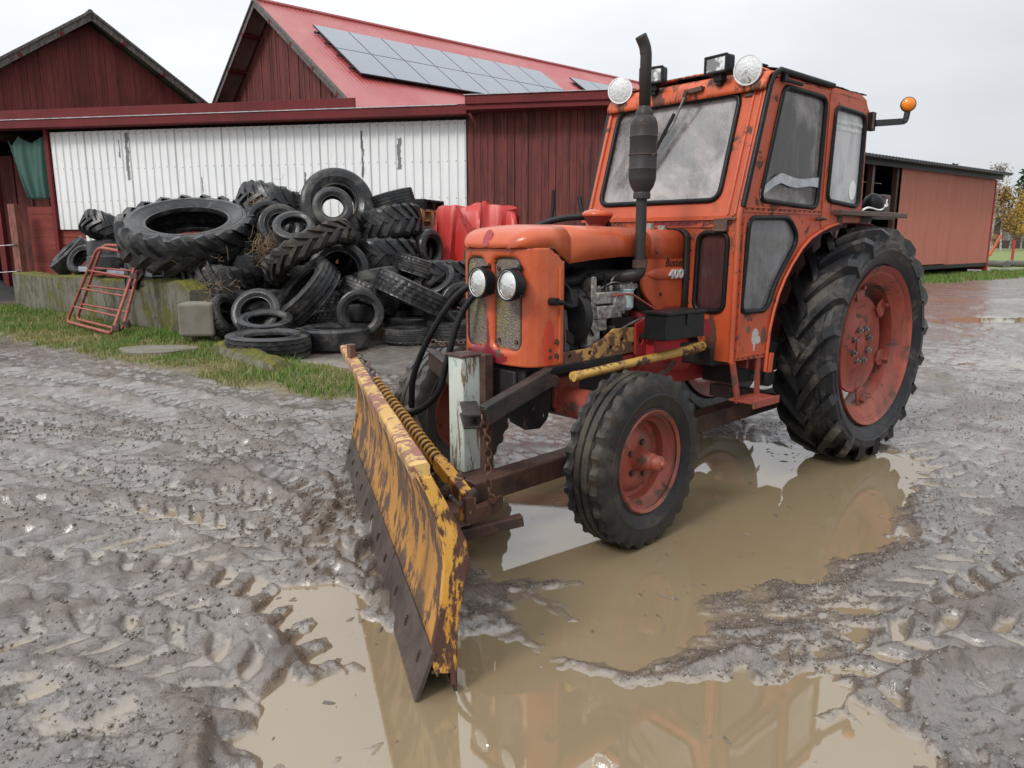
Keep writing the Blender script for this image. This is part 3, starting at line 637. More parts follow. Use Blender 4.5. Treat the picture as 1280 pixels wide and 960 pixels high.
M['fascia'] = board_mat('red_fascia', (.13,.017,.018), (.15,.022,.022), 50, 0, .3, (.06,.01,.01), (.18,.05,.05))
M['greywood'] = simple('grey_weathered_wood', (.13,.115,.10), .8, .5, 5, .5, (6,6,1), dark=(.04,.034,.03))
def vboards(mb, x0, x1, ztop, zbot, y=0, wd=.15, seed=1, th=.022):
    r = random.Random(seed); x = x0
    while x < x1-.01:
        w_ = min(wd, x1-x); zt = min(ztop(x), ztop(x+w_)); zb = zbot(x)
        if zt-zb > .03:
            o = r.uniform(-.004, .004)+(.018 if r.random() < .5 else 0)
            xa, xb = x+.003, x+w_-.003
            y0 = y-th-o
            P = [(xa, y0, zb), (xb, y0, zb), (xb, y0, ztop(xb)), (xa, y0, ztop(xa)), (xa, y, zb), (xb, y, zb), (xb, y, ztop(xb)), (xa, y, ztop(xa))]
            mb.add(P, [(0,1,2,3),(7,6,5,4),(0,4,5,1),(1,5,6,2),(2,6,7,3),(3,7,4,0)])
        x += w_
    return mb
def corr(x0, x1, z0, z1, pitch, depth, y=0, trap=True, zt=None):
    """corrugated sheet in local xz, facing -y"""
    cols = []; x = x0
    while x < x1-1e-6:
        for f, d in (((0,0),(.30,0),(.42,1),(.60,1),(.72,0)) if trap else [(k/8, .5-.5*cos(2*pi*k/8)) for k in range(8)]):
            xx = x+f*pitch
            if xx <= x1: cols.append((xx, y-depth*d))
        x += pitch
    cols.append((x1, y))
    mb = MB(); rows = 5
    mb.grid([[(cx, cy+.002*sin(cx*9+k), z0+(( zt(cx)+.09 if zt else z1)-z0)*k/rows) for k in range(rows+1)] for cx, cy in cols]); return mb

# ---- long low shed
SH = fr(1.81, 14.27, 0, -10.9)
shed = empty('storage_shed', SH, 'long low shed, white corrugated sheeting on its left and dark red boards right', 'shed')
q = NT('white_sheet_metal'); s = q.sep()
drip = q.noise(1.5, 9, .75, .3, (9,9,.7)); dn = q.noise(7, 8, .75, .5); n = q.noise(2, 5)
c = q.mix(n, (.66,.68,.68), (.80,.81,.80)); c = q.mix(q.ramp(drip, .56, .72, 0, .45), c, (.42,.42,.40)); c = q.mix(q.ramp(q.noise(3, 9, .7, 0, (2,2,.6), loc=(4,4,4)), .6, .72, 0, .35), c, (.50,.44,.36))
def peel(x, z0, z1, wd, k):
    nn = q.math('MULTIPLY', q.math('SUBTRACT', q.noise(5, 6, .7, loc=(k, 0, 0)), .5), .16)
    dx = q.math('ABSOLUTE', q.math('SUBTRACT', q.math('ADD', s[0], nn), x)); inx = q.ramp(dx, wd, wd+.01, 1, 0)
    zz = q.math('ADD', s[2], q.math('MULTIPLY', nn, 2.0)); return q.math('MULTIPLY', inx, q.math('MULTIPLY', q.ramp(zz, z0, z0+.02), q.ramp(zz, z1, z1+.02, 1, 0)))
msk = peel(-9.95, 2.5, 3.42, .045, 1)
for a in ((-10.12, 2.95, 3.3, .02, 2), (-4.05, 2.6, 3.2, .035, 3), (-4.75, 1.7, 2.2, .04, 4), (-4.8, 2.5, 3.35, .015, 5), (-2.72-3.3, 2.1, 2.6, .012, 6), (-8.3, 2.2, 2.5, .01, 7)):
    msk = q.math('MAXIMUM', msk, peel(*a))
msk = q.math('MAXIMUM', msk, q.ramp(q.noise(8, 9, .8, 0, (3,3,.6), loc=(7,7,7)), .735, .75))
c = q.mix(msk, c, q.mix(dn, (.11,.115,.12), (.22,.22,.22)))
c = q.mix(q.ramp(s[2], 1.3, 2.3, .4, 0), c, (.50,.50,.46))
fx = q.math('ABSOLUTE', q.math('SUBTRACT', q.math('FRACT', q.math('DIVIDE', q.math('ADD', s[0], 20.0), .175)), .64)); inx = q.ramp(fx, .035, .06, 1, 0)
nails = 0.0
for zz in (3.44, 2.75, 2.08): nails = q.math('MAXIMUM', nails, q.math('MULTIPLY', inx, q.ramp(q.math('ABSOLUTE', q.math('SUBTRACT', q.math('ADD', s[2], q.math('MULTIPLY', q.math('SUBTRACT', q.noise(1.3, 2), .5), .10)), zz)), .007, .013, 1, 0)))
c = q.mix(nails, c, (.12,.10,.09))
lap = q.ramp(q.math('ABSOLUTE', q.math('SUBTRACT', q.math('FRACT', q.math('DIVIDE', q.math('ADD', s[0], 20.9), 1.05)), .5)), .006, .014, .5, 0); c = q.mix(lap, c, (.30,.29,.27))
M['whitesheet'] = q.fin(c, .45, q.bump(drip, .15, .01), 0, .4)
corr(-11.75, -2.72, 1.50, 3.5, .175, .024, -.03).build('white_cladding', M['whitesheet'], shed, 30, mw=SH)
corr(-11.15, -9.9, 1.24, 1.56, .175, .03, -.015).build('white_cladding', M['whitesheet'], shed, 30, mw=SH)
vboards(MB(), -2.70, .15, lambda x: 3.62, lambda x: .0, 0, .13, 5).build('board_wall', M['boards_dark'], shed, 0, mw=SH)
vboards(MB(), .15, 1.3, lambda x: 3.50, lambda x: .0, .06, .19, 6).build('board_wall', M['boards'], shed, 0, mw=SH)
mb = MB()
for k in range(12): mb.box((-7.2, .03-.004*(k % 2), .09+.165*k), (10.7, .03, .158))
mb.build('plank_wall', M['boards_h'], shed, 0, mw=SH)
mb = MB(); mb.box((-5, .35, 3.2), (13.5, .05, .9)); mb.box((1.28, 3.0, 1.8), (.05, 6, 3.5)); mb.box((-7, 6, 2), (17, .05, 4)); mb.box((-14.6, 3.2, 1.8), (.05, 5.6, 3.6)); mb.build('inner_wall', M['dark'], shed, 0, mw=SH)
MB().box((-11.82, -.05, 1.9), (.09, .08, 3.6)).build('post', M['fascia'], shed, 0, .004, mw=SH); MB().box((-13.35, .1, 1.6), (.14,.12,3.2)).build('post', M['fascia'], shed, 0, .004, mw=SH)
mb = MB()
for k in range(9): mb.box((-14.9+.22*k, 1.2+.02*(k % 2), 1.6), (.20,.03,3.2))
mb.build('rear_boards', M['boards_dark'], shed, 0, mw=SH)
mb = MB(); mb.box((-11.05, -.30, 3.815), (12.5, .035, .20)); mb.box((-8.6, -.34, 3.635), (11.95, .035, .16)); mb.box((-14.9,-.32,3.62),(.9,.03,.05)); mb.box((-8.6, -.15, 3.57), (11.9, .33, .02)); mb.build('fascia_board', M['fascia'], shed, 0, .004, mw=SH)
mb = MB(); mb.box((-1.25, -.46, 3.78), (2.75, .04, .15)); mb.box((-1.25, -.43, 3.66), (2.75, .03, .10)); mb.box((-1.25, -.2, 3.62), (2.75, .5, .02)); mb.build('fascia_board', M['fascia'], shed, 0, .004, mw=SH)
mb = MB(); mb.box((-9, 2.4, 3.76), (14.5, 5.0, .03)); mb.box((-.6, 2.9, 3.78), (4.0, 6.3, .03)); mb.build('roof', M['plastic'], shed, 0, mw=SH)
mb = MB(); mb.box((-9, -.345, 3.722), (12.4, .06, .014)); mb.box((-1.25, -.47, 3.862), (2.78, .07, .012)); mb.build('drip_edge', simple('zinc_edge', (.45,.46,.47), .4), shed, 0, mw=SH)
M['tile'] = simple('dark_roof_tile', (.040,.042,.046), .4, .4, 9, .3)
mb = MB()
for k in range(6): mb.box((.25+.27*k, -.30, 3.76-.014*k), (.24, .9, .03), Matrix.Rotation(radians(-3), 3, 'X')); mb.box((.15+.27*k, -.32, 3.80-.014*k), (.07, .9, .06))
mb.build('roof_tiles', M['tile'], shed, 0, .008, mw=SH)
mb = MB(); mb.tube([(.75, -.55, 3.66), (1.6, -.55, 3.64)], .075, 12); mb.build('gutter', M['tile'], shed, 40, mw=SH)

# green cloth in the open bay
q = NT('green_cloth'); n = q.noise(5, 6); M['greencloth'] = q.fin(q.mix(n, (.022,.070,.056), (.045,.115,.092)), .7, q.bump(q.noise(120, 2), .2, .002))
P = []
top = [(-12.80, 3.38), (-12.74, 3.28), (-12.66, 3.26), (-12.52, 3.46), (-12.38, 3.36), (-12.24, 3.30), (-12.10, 3.34), (-11.98, 3.40), (-11.90, 3.42)]
for i in range(37):
    u = i/36; a = u*8; k = min(7, int(a)); t = a-k; x = top[k][0]*(1-t)+top[k+1][0]*t; zt = top[k][1]*(1-t)+top[k+1][1]*t
    row = []
    for j in range(25):
        v = j/24; zb = 2.14; xx = x+(v**1.3)*(1-u)*.42
        z_ = zt+(zb-zt)*v
        row.append((xx, -.04+.05*sin(13*u+3.5*v)*(.3+v)+.02*sin(40*u+7*v), z_))
    P.append(row)
tag(MB().grid(P).build('green_tarp', M['greencloth'], None, 60, solid=.004, mw=SH), 'green cloth hanging in the open bay at the left end of the shed', 'tarp')
# wire strands on a post
t = empty('fence_post', SH @ Matrix.Translation((-12.55, -.35, 0)), 'brown wooden post with two wire strands left of the red planks', 'post')
mb = MB(); mb.box((0, 0, 1.0), (.17, .15, 2.05)); mb.build('post', M['fence_wood'], t, 0, .006, mw=t.matrix_world)
for z_ in (1.18, .62):
    mb = MB(); mb.tube(smooth_path([(-3.5, -.6, z_-.12), (-1.6, -.3, z_-.1), (-.0, -.1, z_)]), .008, 5); mb.tube([(0,-.1,z_),(.05,-.12,z_+.02)], .02, 6); mb.build('wire_strand', M['steel'], t, 40, mw=t.matrix_world)

M['soffit'] = board_mat('pale_soffit', (.26,.15,.14), (.34,.22,.20), .2)
# ---- barns
def barn(name, mw, ridge, half, slope, L, gy, label, roofmat, pitch, wallmat, over=.55, seed=3, zwall=0.0, rake=.20):
    """local x = ridge direction, gable at x=gy; y across"""
    t = empty(name, mw, label, 'barn')
    G = mw @ Matrix.Translation((gy, 0, 0)) @ Matrix.Rotation(radians(-90), 4, 'Z')   # gable frame: local x -> across (minus y)
    vboards(MB(), -half+.25, half-.25, lambda x: ridge-.22-slope*abs(x), lambda x: zwall, 0, .15, seed).build('gable_wall', wallmat, t, 0, mw=G)
    ez = ridge-slope*half
    for s in (-1, 1):
        mb = MB(); mb.box((gy+L/2, s*(half-.3), (ez+zwall)/2-.1), (L, .06, ez-zwall)); mb.build('side_wall', wallmat, t, 0, mw=mw)
        cols = []; n = int(L/pitch); k = 6
        for i in range(n*k+1):
            x = gy-over+(L+over)*i/(n*k); cols.append((x, .5-.5*cos(2*pi*i/k)))
        mb = MB(); mb.grid([[(x, s*half*v, ridge+.0-slope*half*v+.022*d) for v in (0, .25, .5, .75, 1.0)] for x, d in cols]); mb.build('roof', roofmat, t, 40, solid=.006, mw=mw)
        a = atan2(slope, 1); ln = half/cos(a)
        m = Matrix.Rotation(-s*a, 3, 'X')
        mb = MB(); mb.box((gy-over-.02, s*half/2, ridge-slope*half/2-.07), (.035, ln, rake), m); mb.box((gy-over-.05, s*half/2, ridge-slope*half/2+.01), (.05, ln, .05), m); mb.build('verge_board', M['greywood'], t, 0, mw=mw)
        for f in (.14, .32, .5, .68, .86): MB().box((gy-over/2+.25, s*half*f, ridge-slope*half*f-.14), (over+.6, .10, .11), m).build('purlin', M['fascia'], t, 0, mw=mw)
        mb = MB(); mb.box((gy-over/2, s*half/2, ridge-slope*half/2-.05), (over-.04, ln*.99, .02), m); mb.build('soffit', M['soffit'], t, 0, mw=mw)
    mb = MB(); mb.tube([(gy-over, 0, ridge+.02), (gy+L, 0, ridge+.02)], .07, 8); mb.build('ridge_cap', roofmat, t, 40, mw=mw)
    return t
q = NT('red_sheet_roof'); n = q.noise(2.5, 6); sn = q.noise(.6, 4)
M['redroof'] = q.fin(q.mix(q.ramp(sn, .35, .65), q.mix(n, (.31,.052,.052), (.37,.078,.074)), (.38,.11,.105)), .38, None, 0, .5)
M['brownroof'] = simple('dark_sheet_roof', (.07,.06,.055), .6)
RB = fr(-7.35, 23.05, 0, 42)
rb = barn('red_roof_barn', RB, 8.0, 6.6, .675, 23.5, .55, 'tall red boarded barn under a red corrugated roof that carries solar panels', M['redroof'], .13, M['boards_dark'], .55, 11)
# solar panels (bolted on the roof: parts of the barn)
q = NT('solar_cells'); s = q.sep(); cl = None
M['solar'] = q.fin(q.mix(q.noise(.9, 4), (.14,.165,.20), (.18,.205,.24)), .13, None, .2, .9)
M['alframe'] = simple('black_panel_frame', (.02,.022,.025), .4)
a = atan2(.675, 1)
def roofpt(x, d, up=0): return Vector((x, -d*cos(a)-up*sin(a), 8.0-d*sin(a)+up*cos(a)))
mrot = Matrix.Rotation(a, 3, 'X')
for x0, nc in ((1.08, 8), (11.6, 8)):
    for r_ in range(2):
        for c_ in range(nc):
            xc = x0+.56+c_*1.125; d = 1.5+.75+r_*1.51
            f = MB().box(roofpt(xc, d, .13), (1.115, 1.50, .035), mrot).build('solar_panel', M['alframe'], rb, 0, mw=RB)
            MB().box(roofpt(xc, d, .151), (1.085, 1.47, .006), mrot).build('cell_glass', M['solar'], f, 0, mw=RB)
    mb = MB()
    for d in (1.9, 2.6, 3.35, 4.1): mb.bar(roofpt(x0-.12, d, .08), roofpt(x0+nc*1.125+.1, d, .08), .045, .05)
    mb.build('panel_rail', M['alframe'], rb, 0, mw=RB)
LB = fr(-11.5, 22.0, 0, 132)
lb = barn('old_barn', LB, 7.39, 5.6, .685, 18, .5, 'old dark red barn with brown weathered verge boards, its gable at the far left', M['brownroof'], .3, M['boards'], .45, 12, rake=.22)

# ---- pink corrugated shed at the right
RS = fr(18.15, 29.0, 0, 40.2)
t = empty('machine_shed', RS, 'salmon coloured corrugated shed with a dark open bay, right of the tractor', 'shed')
q = NT('salmon_sheet'); n = q.noise(1.2, 8, .7); n2 = q.noise(.9, 6, .7, 0, (5,5,.5)); M['salmon'] = q.fin(q.mix(q.ramp(n2, .45, .7, 0, .5), q.mix(n, (.42,.150,.098), (.50,.195,.130)), (.36,.12,.08)), .5, q.bump(n, .2, .02))
HT = lambda x: 3.50+.008*x
corr(-4.1, -.05, .42, 3.6, .105, .022, 0, True, HT).build('sheet_wall', M['salmon'], t, 30, mw=RS)
corr(-8.15, -4.0, .46, 3.6, .105, .022, -.03, True, HT).build('sheet_wall', M['salmon'], t, 30, mw=RS)
MB().box((-3.7, .05, .36), (7.4, .12, .14)).build('sill_beam', M['plastic'], t, 0, mw=RS)
mb = MB(); mb.box((0, .02, 1.75), (.12, .14, 3.45)); mb.box((-.05, 1.2, 1.75), (.05, 2.3, 3.2)); mb.build('corner_post', M['red'], t, 0, .004, mw=RS)
mb = MB(); 
for x_ in (-8.25, -9.9, -11.8): MB().box((x_, .1, 1.8), (.15,.15,3.6)).build('post', M['wood'], t, 0, mw=RS)
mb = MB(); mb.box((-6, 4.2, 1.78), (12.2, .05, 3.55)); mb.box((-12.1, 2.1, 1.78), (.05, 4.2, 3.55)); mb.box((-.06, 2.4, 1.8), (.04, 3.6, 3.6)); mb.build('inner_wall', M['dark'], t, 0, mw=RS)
mb = MB()
for k in range(60):
    x = -12.2+.21*k
    for r_ in range(3): mb.box((x, -.25+.36*r_, HT(x)+.16+.03*r_), (.19, .38, .045), Matrix.Rotation(radians(4+rnd.uniform(-2, 2)), 3, 'X')); 
    mb.box((x+.1, -.25, HT(x)+.19), (.06, .42, .06))
mb.box((-5.9, 2.2, 3.60), (12.4, 4.2, .05)); mb.build('tiled_roof', M['tile'], t, 0, .01, mw=RS)
mb = MB(); mb.bar((-12.4, -.16, HT(-12.4)+.06), (.2, -.16, HT(.2)+.06), .03, .17); mb.build('fascia_board', M['plastic'], t, 0, mw=RS)

# ================================================================== YARD THINGS ON THE LEFT
q = NT('mossy_concrete'); geo = q.N('ShaderNodeNewGeometry'); s = q.sep(); n = q.noise(2.6, 9, .72, .3, (1,1,.6)); n2 = q.noise(14, 8, .75); n3 = q.noise(2.6, 8, .75, .6, (1.9,1.9,.7))
c = q.mix(n2, (.060,.055,.040), (.25,.235,.19)); c = q.mix(q.ramp(n3, .46, .60, 0, .75), c, (.060,.055,.036)); 
up = q.sep(geo.outputs['Normal'])[2]
moss = q.math('MAXIMUM', q.ramp(n, .51, .62, 0, .9), q.math('MULTIPLY', q.ramp(up, .3, .8), q.ramp(n2, .36, .5)))
moss = q.math('MAXIMUM', moss, q.math('MULTIPLY', q.ramp(s[2], .55, .76), q.ramp(n, .42, .56)))
c = q.mix(moss, c, q.mix(n2, (.045,.045,.008), (.17,.165,.025)))
M['moss'] = q.fin(c, .85, q.bump(q.math('ADD', n2, q.math('MULTIPLY', moss, .6)), .8, .02), 0, .2)
q = NT('old_concrete'); n2 = q.noise(16, 9, .75); n = q.noise(4, 6, .6); M['conc'] = q.fin(q.mix(q.ramp(n, .4, .65, 0, .6), q.mix(n2, (.10,.09,.075), (.27,.25,.21)), (.11,.10,.07)), .8, q.bump(n2, .6, .01), 0, .3)
# retaining wall, top edge chipped at its near end
A = gp(240, 427); B = gp(20, 386); dv = (B-A); Lw = dv.length+.0; dv.normalize(); azw = math.degrees(atan2(dv.y, dv.x))
WL = fr(A.x, A.y, 0, azw)
mb = MB(); P = []
nxs = 70
for i in range(nxs+1):
    x = -0.02+Lw*i/nxs; chip = max(0, .16-x)*.5
    zt = .76-.012*x-chip+.012*sin(x*2.1)+.01*rnd.uniform(-1, 1); th_ = .30
    o = .012*rnd.uniform(-1, 1)
    P.append([(x, 0+o*.5, -.1), (x, o*.5, .25), (x, o, .5), (x, .0+o, zt-.03), (x, -.03+o, zt), (x, -th_+.04, zt+o), (x, -th_, zt-.04), (x, -th_, -.1)])
mb.grid(P); mb.add([tuple(p) for p in P[0]], [tuple(range(8))]); mb.add([tuple(p) for p in P[-1]], [tuple(range(8))])
wall = tag(mb.build('concrete_wall', M['moss'], None, 40, mw=WL), 'low mossy concrete retaining wall in front of the tyre heap', 'wall')
wdir = dv; wn_ = Vector((dv.y, -dv.x, 0))           # toward the pile side? (checked below)
mb = MB(); mb.box((0, 0, 0), (.41, .42, .40)); c_ = dp(250, 398, 9.2)
tag(mb.build('concrete_block', M['conc'], None, 0, .03, mw=fr(c_.x, c_.y, c_.z, 8)), 'square grey concrete block at the near end of the mossy wall', 'block')
# crumbled slab
mb = MB(); P = []
pa, pb = gp(262, 450), gp(345, 476)
for i in range(17):
    t_ = i/16; p = pa.lerp(pb, t_); row = []
    for j in range(7):
        v = j/6; jj = rnd.uniform(-.02, .02); y_ = v*.42
        z_ = (.19-.06*t_)*(1-(2*v-1)**4)*(1 if 0 < i < 16 else .2)+jj*.6
        row.append((p.x+.1*v+jj, p.y+y_+jj, z_+.02))
    P.append(row)
tag(mb.grid(P).build('slab_remnant', M['moss'], None, 30), 'crumbling mossy concrete footing lying in the grass before the tyres', 'rubble')
c_ = gp(197, 447); mb = MB(); mb.lathe([(0,0),(0,.02)], (0,0,0), (0,0,1)); mb = MB()
pts = [( (.42+.05*sin(3*a_)+rnd.uniform(-.02,.02))*cos(a_), (.30+rnd.uniform(-.02,.02))*sin(a_)) for a_ in [2*pi*k/22 for k in range(22)]]
mb.plate([pts], lambda x, y: (x, y, 0), (0, 0, .05)); tag(mb.build('stone_slab', M['conc'], None, 30, .008, mw=fr(c_.x, c_.y, hz(c_.x, c_.y)-.012, 0)), 'flat grey stone slab lying in the grass', 'stone')
# steel trough section on wall top
a_ = Vector(WL @ Vector((1.05, -.1, .80))); b_ = Vector(WL @ Vector((3.75, -.12, .80)))
M['galv'] = simple('galvanised_steel', (.34,.37,.40), .4, .2, 8, .1, metal=.5)
mb = MB(); mb.bar(a_, b_, .16, .018); mb.bar(a_+Vector((.05,.06,.035)), b_+Vector((.05,.06,.035)), .014, .07); mb.bar(a_-Vector((.05,.06,-.035)), b_-Vector((.05,.06,-.035)), .014, .07)
tag(mb.build('steel_channel', M['galv'], None, 0, .003), 'grey galvanised channel lying along the top of the mossy wall', 'channel')
# red tube gates
M['gatered'] = worn('red_tube_paint', (.27,.055,.038), (.09,.032,.022), .6, 0, fade=(.36,.11,.08), fadeamt=.7, grime=.5, rough=.5, scale=14)
def gate(name, TLp, TRp, BRp, BLp, label, hinge=True):
    t = empty(name, Matrix.Translation((BLp+BRp)/2), label, 'gate', 'red tubular gates leaning on the mossy wall'); o = t.location.copy(); mw = Matrix.Translation(o)
    TL, TR, BR, BL = [p-o for p in (TLp, TRp, BRp, BLp)]
    cs = [TL, TR, BR, BL]; loop = []
    for i in range(4):
        p0, p1, p2 = cs[i-1], cs[i], cs[(i+1) % 4]
        A_ = p1+(p0-p1).normalized()*.12; B_ = p1+(p2-p1).normalized()*.12
        loop += [A_.lerp(p1, t_*1.0).lerp(p1.lerp(B_, t_), t_) for t_ in (0, .25, .5, .75, 1)]
    MB().tube(loop+[loop[0]], .021, 10, False).build('frame', M['gatered'], t, 60, mw=mw)
    for f in (.30, .54, .79):
        MB().tube([TL.lerp(BL, f), TR.lerp(BR, f)], .013, 8).build('rail', M['gatered'], t, 60, mw=mw)
    for f in (.28, .93):
        mb = MB(); p = TR.lerp(BR, f); mb.box(p+Vector((.04,-.02,0)), (.09,.05,.07)); mb.tube([p+Vector((.07,-.02,-.04)), p+Vector((.07,-.02,.06))], .018, 8)
        mb.build('hinge', M['rust'], t, 30, .004, mw=mw)
TLp, TRp, BRp, BLp = dp(128, 306, 10.75), dp(181, 309, 10.5), gp(153, 413, .13), gp(96, 399, .13)
gate('tube_gate', TLp, TRp, BRp, BLp, 'rusty red tubular gate, the rear one of two leaning on the mossy wall')
off = Vector((-.06, -.22, .0))
gate('tube_gate', dp(122, 309, 10.5), dp(174, 318, 10.1), gp(140, 417, .12), gp(84, 402, .12), 'rusty red tubular gate, the front one of two leaning on the mossy wall')
# gravel heap far left
mb = MB(); P = []; c_ = gp(-10, 372)
for i in range(22):
    row = []
    for j in range(28):
        u = i/21; a_ = 2*pi*j/27; r_ = 1.5*u; row.append((c_.x+r_*cos(a_)*1.2, c_.y+r_*sin(a_), .45*(1-u)**1.2+.03*rnd.uniform(-1, 1)*(1-u)-.02))
    P.append(row)
tag(mb.grid(P).build('gravel_heap', simple('dark_gravel', (.04,.04,.042), .8, .7, 40, 1.0, bd=.02), None, 60), 'dark gravel heap at the far left behind the grass', 'gravel heap')
# pallets
def pallet(z, i, m, label, x=.0, rot=0):
    t = empty('pallet', PB @ Matrix.Translation((x, 0, z)) @ Matrix.Rotation(radians(rot), 4, 'Z'), label, 'pallet', 'pallets stacked behind the tyre heap'); mw = t.matrix_world.copy()
    mb = MB()
    for y in (-.35, -.175, 0, .175, .35): mb.box((0, y, .133), (1.2, .10, .022))
    mb.build('deck_boards', m, t, 0, .003, mw=mw)
    mb = MB()
    for x_ in (-.53, 0, .53):
        for y in (-.35, 0, .35): mb.box((x_, y, .066), (.14, .10, .078))
    for x_ in (-.53, 0, .53): mb.box((x_, 0, .113), (.14, .80, .016))
    mb.build('blocks', m, t, 0, .003, mw=mw)
    mb = MB()
    for y in (-.35, 0, .35): mb.box((0, y, .013), (1.2, .10, .022))
    mb.build('bottom_boards', m, t, 0, .003, mw=mw)
c_ = dp(500, 330, 12.2); PB = fr(c_.x, c_.y, 0, -20)
ztop = dp(530, 262, 12.0).z
for i in range(12):
    z_ = ztop-.145*(i+1)
    if z_ < 0: break
    pallet(z_, i, M['palewood'], ['yellowish wooden pallet just under the black one behind the tyres', 'wooden pallet, second below the black pallet', 'wooden pallet, third below the black pallet'][i] if i < 3 else 'wooden pallet low in the stack, mostly hidden behind the tyres', rnd.uniform(-.02, .02), rnd.uniform(-2, 2))
pallet(ztop+.001, 20, M['plastic'], 'black plastic pallet on top of the wooden pallet stack', .02, 3)

# red tarp over machine
q = NT('red_tarpaulin'); n = q.noise(3, 6); M['redtarp'] = q.fin(q.mix(n, (.40,.022,.018), (.50,.04,.032)), .42, q.bump(q.noise(14, 4, .5, .6, (1,1,.35)), .25, .012))
c0 = dp(605, 330, 11.6); TF = fr(c0.x, c0.y, 0, -8)
def tz(px, py, Y=11.6): return dp(px, py, Y)
z_t = dp(600, 254, 11.6).z; z_m = dp(560, 256, 11.6).z
P = []
def prof(u):                                  # cover ridge line along local x
    pts = [(-1.15, .25), (-.95, z_m*.35), (-.70, z_t*.80), (-.55, z_t*.97), (-.25, z_t*.975), (.05, z_t), (.40, z_t*.975), (.47, z_t*.90), (.58, .75), (.66, .30)]
    a_ = u*(len(pts)-1); k = min(len(pts)-2, int(a_)); t_ = a_-k
    return pts[k][0]*(1-t_)+pts[k+1][0]*t_, pts[k][1]*(1-t_)+pts[k+1][1]*t_
for i in range(65):
    u = i/64; x, zt = prof(u); row = []
    for j in range(31):
        v = j/30; s_ = (v-.5)*2; fold = .11*sin(19*u+3*s_)+.075*sin(47*u-5*s_)+.03*sin(101*u)
        if abs(s_) < .42: y = s_*.9; z_ = zt-.03*abs(s_)
        else: k = (abs(s_)-.42)/.58; y = math.copysign(.38+.26*k, s_); z_ = zt*(1-.80*k)
        k = max(0, (abs(s_)-.3)); row.append((x+fold*.45, y-fold*(.05+k)*1.7, z_+.018*sin(31*u+9*v)+.012*sin(77*u-13*v)))
    P.append(row)
tag(MB().grid(P).build('red_tarp', M['redtarp'], None, 60, solid=.004, mw=TF), 'bright red tarpaulin draped over a machine by the red board wall', 'tarp')
# red implement frame in front of the tarp
t = empty('implement_frame', Matrix.Translation(dp(600, 330, 10.9)), 'red steel implement mast standing in front of the red tarpaulin', 'implement'); o = t.location; mw = Matrix.Translation(o)
M['implred'] = worn('implement_red', (.34,.03,.03), (.10,.03,.02), .4, grime=.3)
f = lambda x, y, Y=10.9: dp(x, y, Y)-o
mb = MB(); mb.bar(f(601, 290), f(601, 380), .07, .07); mb.bar(f(588, 292), f(606, 292), .06, .06); mb.bar(f(593, 284), f(588, 296), .03, .03); mb.build('mast', M['implred'], t, 0, .006, mw=mw)
mb = MB(); mb.bar(f(571, 258, 11.1), f(598, 305, 10.9), .025, .03); mb.bar(f(575, 270, 11.1), f(590, 300, 10.9), .02, .02); mb.build('strut', M['implred'], t, 0, mw=mw)
mb = MB(); mb.tube([f(584, 312), f(584, 345)], .05, 12); mb.tube([f(616, 312), f(616, 345)], .04, 12); mb.build('hydraulic_ram', simple('green_paint', (.03,.11,.08), .4), t, 40, mw=mw)
# curved branches against the wall
for pts, lb_ in (([(692,238,13.4),(691,262,13.35),(687,285,13.3),(684,330,13.2)], 'dark curved stick leaning on the red board wall, the left and shorter of two'), ([(724,246,13.3),(727,262,13.2),(732,280,13.1),(733,330,13.0)], 'dark curved stick leaning on the red board wall, the right one of two')):
    tag(MB().tube(smooth_path([dp(*p) for p in pts]), .035, 8).build('stick', M['rubber'], None, 60), lb_, 'stick', 'sticks leaning on the red wall')

# ================================================================== TRACTOR
TR = fr(1.745, 4.799, 0, -138.97); CY = -.07
trac = empty('tractor', TR, 'rusty orange farm tractor with a cab and fogged windows standing in a muddy puddle', 'tractor')
def part(mb, name, mat, parent=None, smooth=35, bevel=0, solid=0):
    return mb.build(name, mat, parent or trac, smooth, bevel, solid, mw=TR)

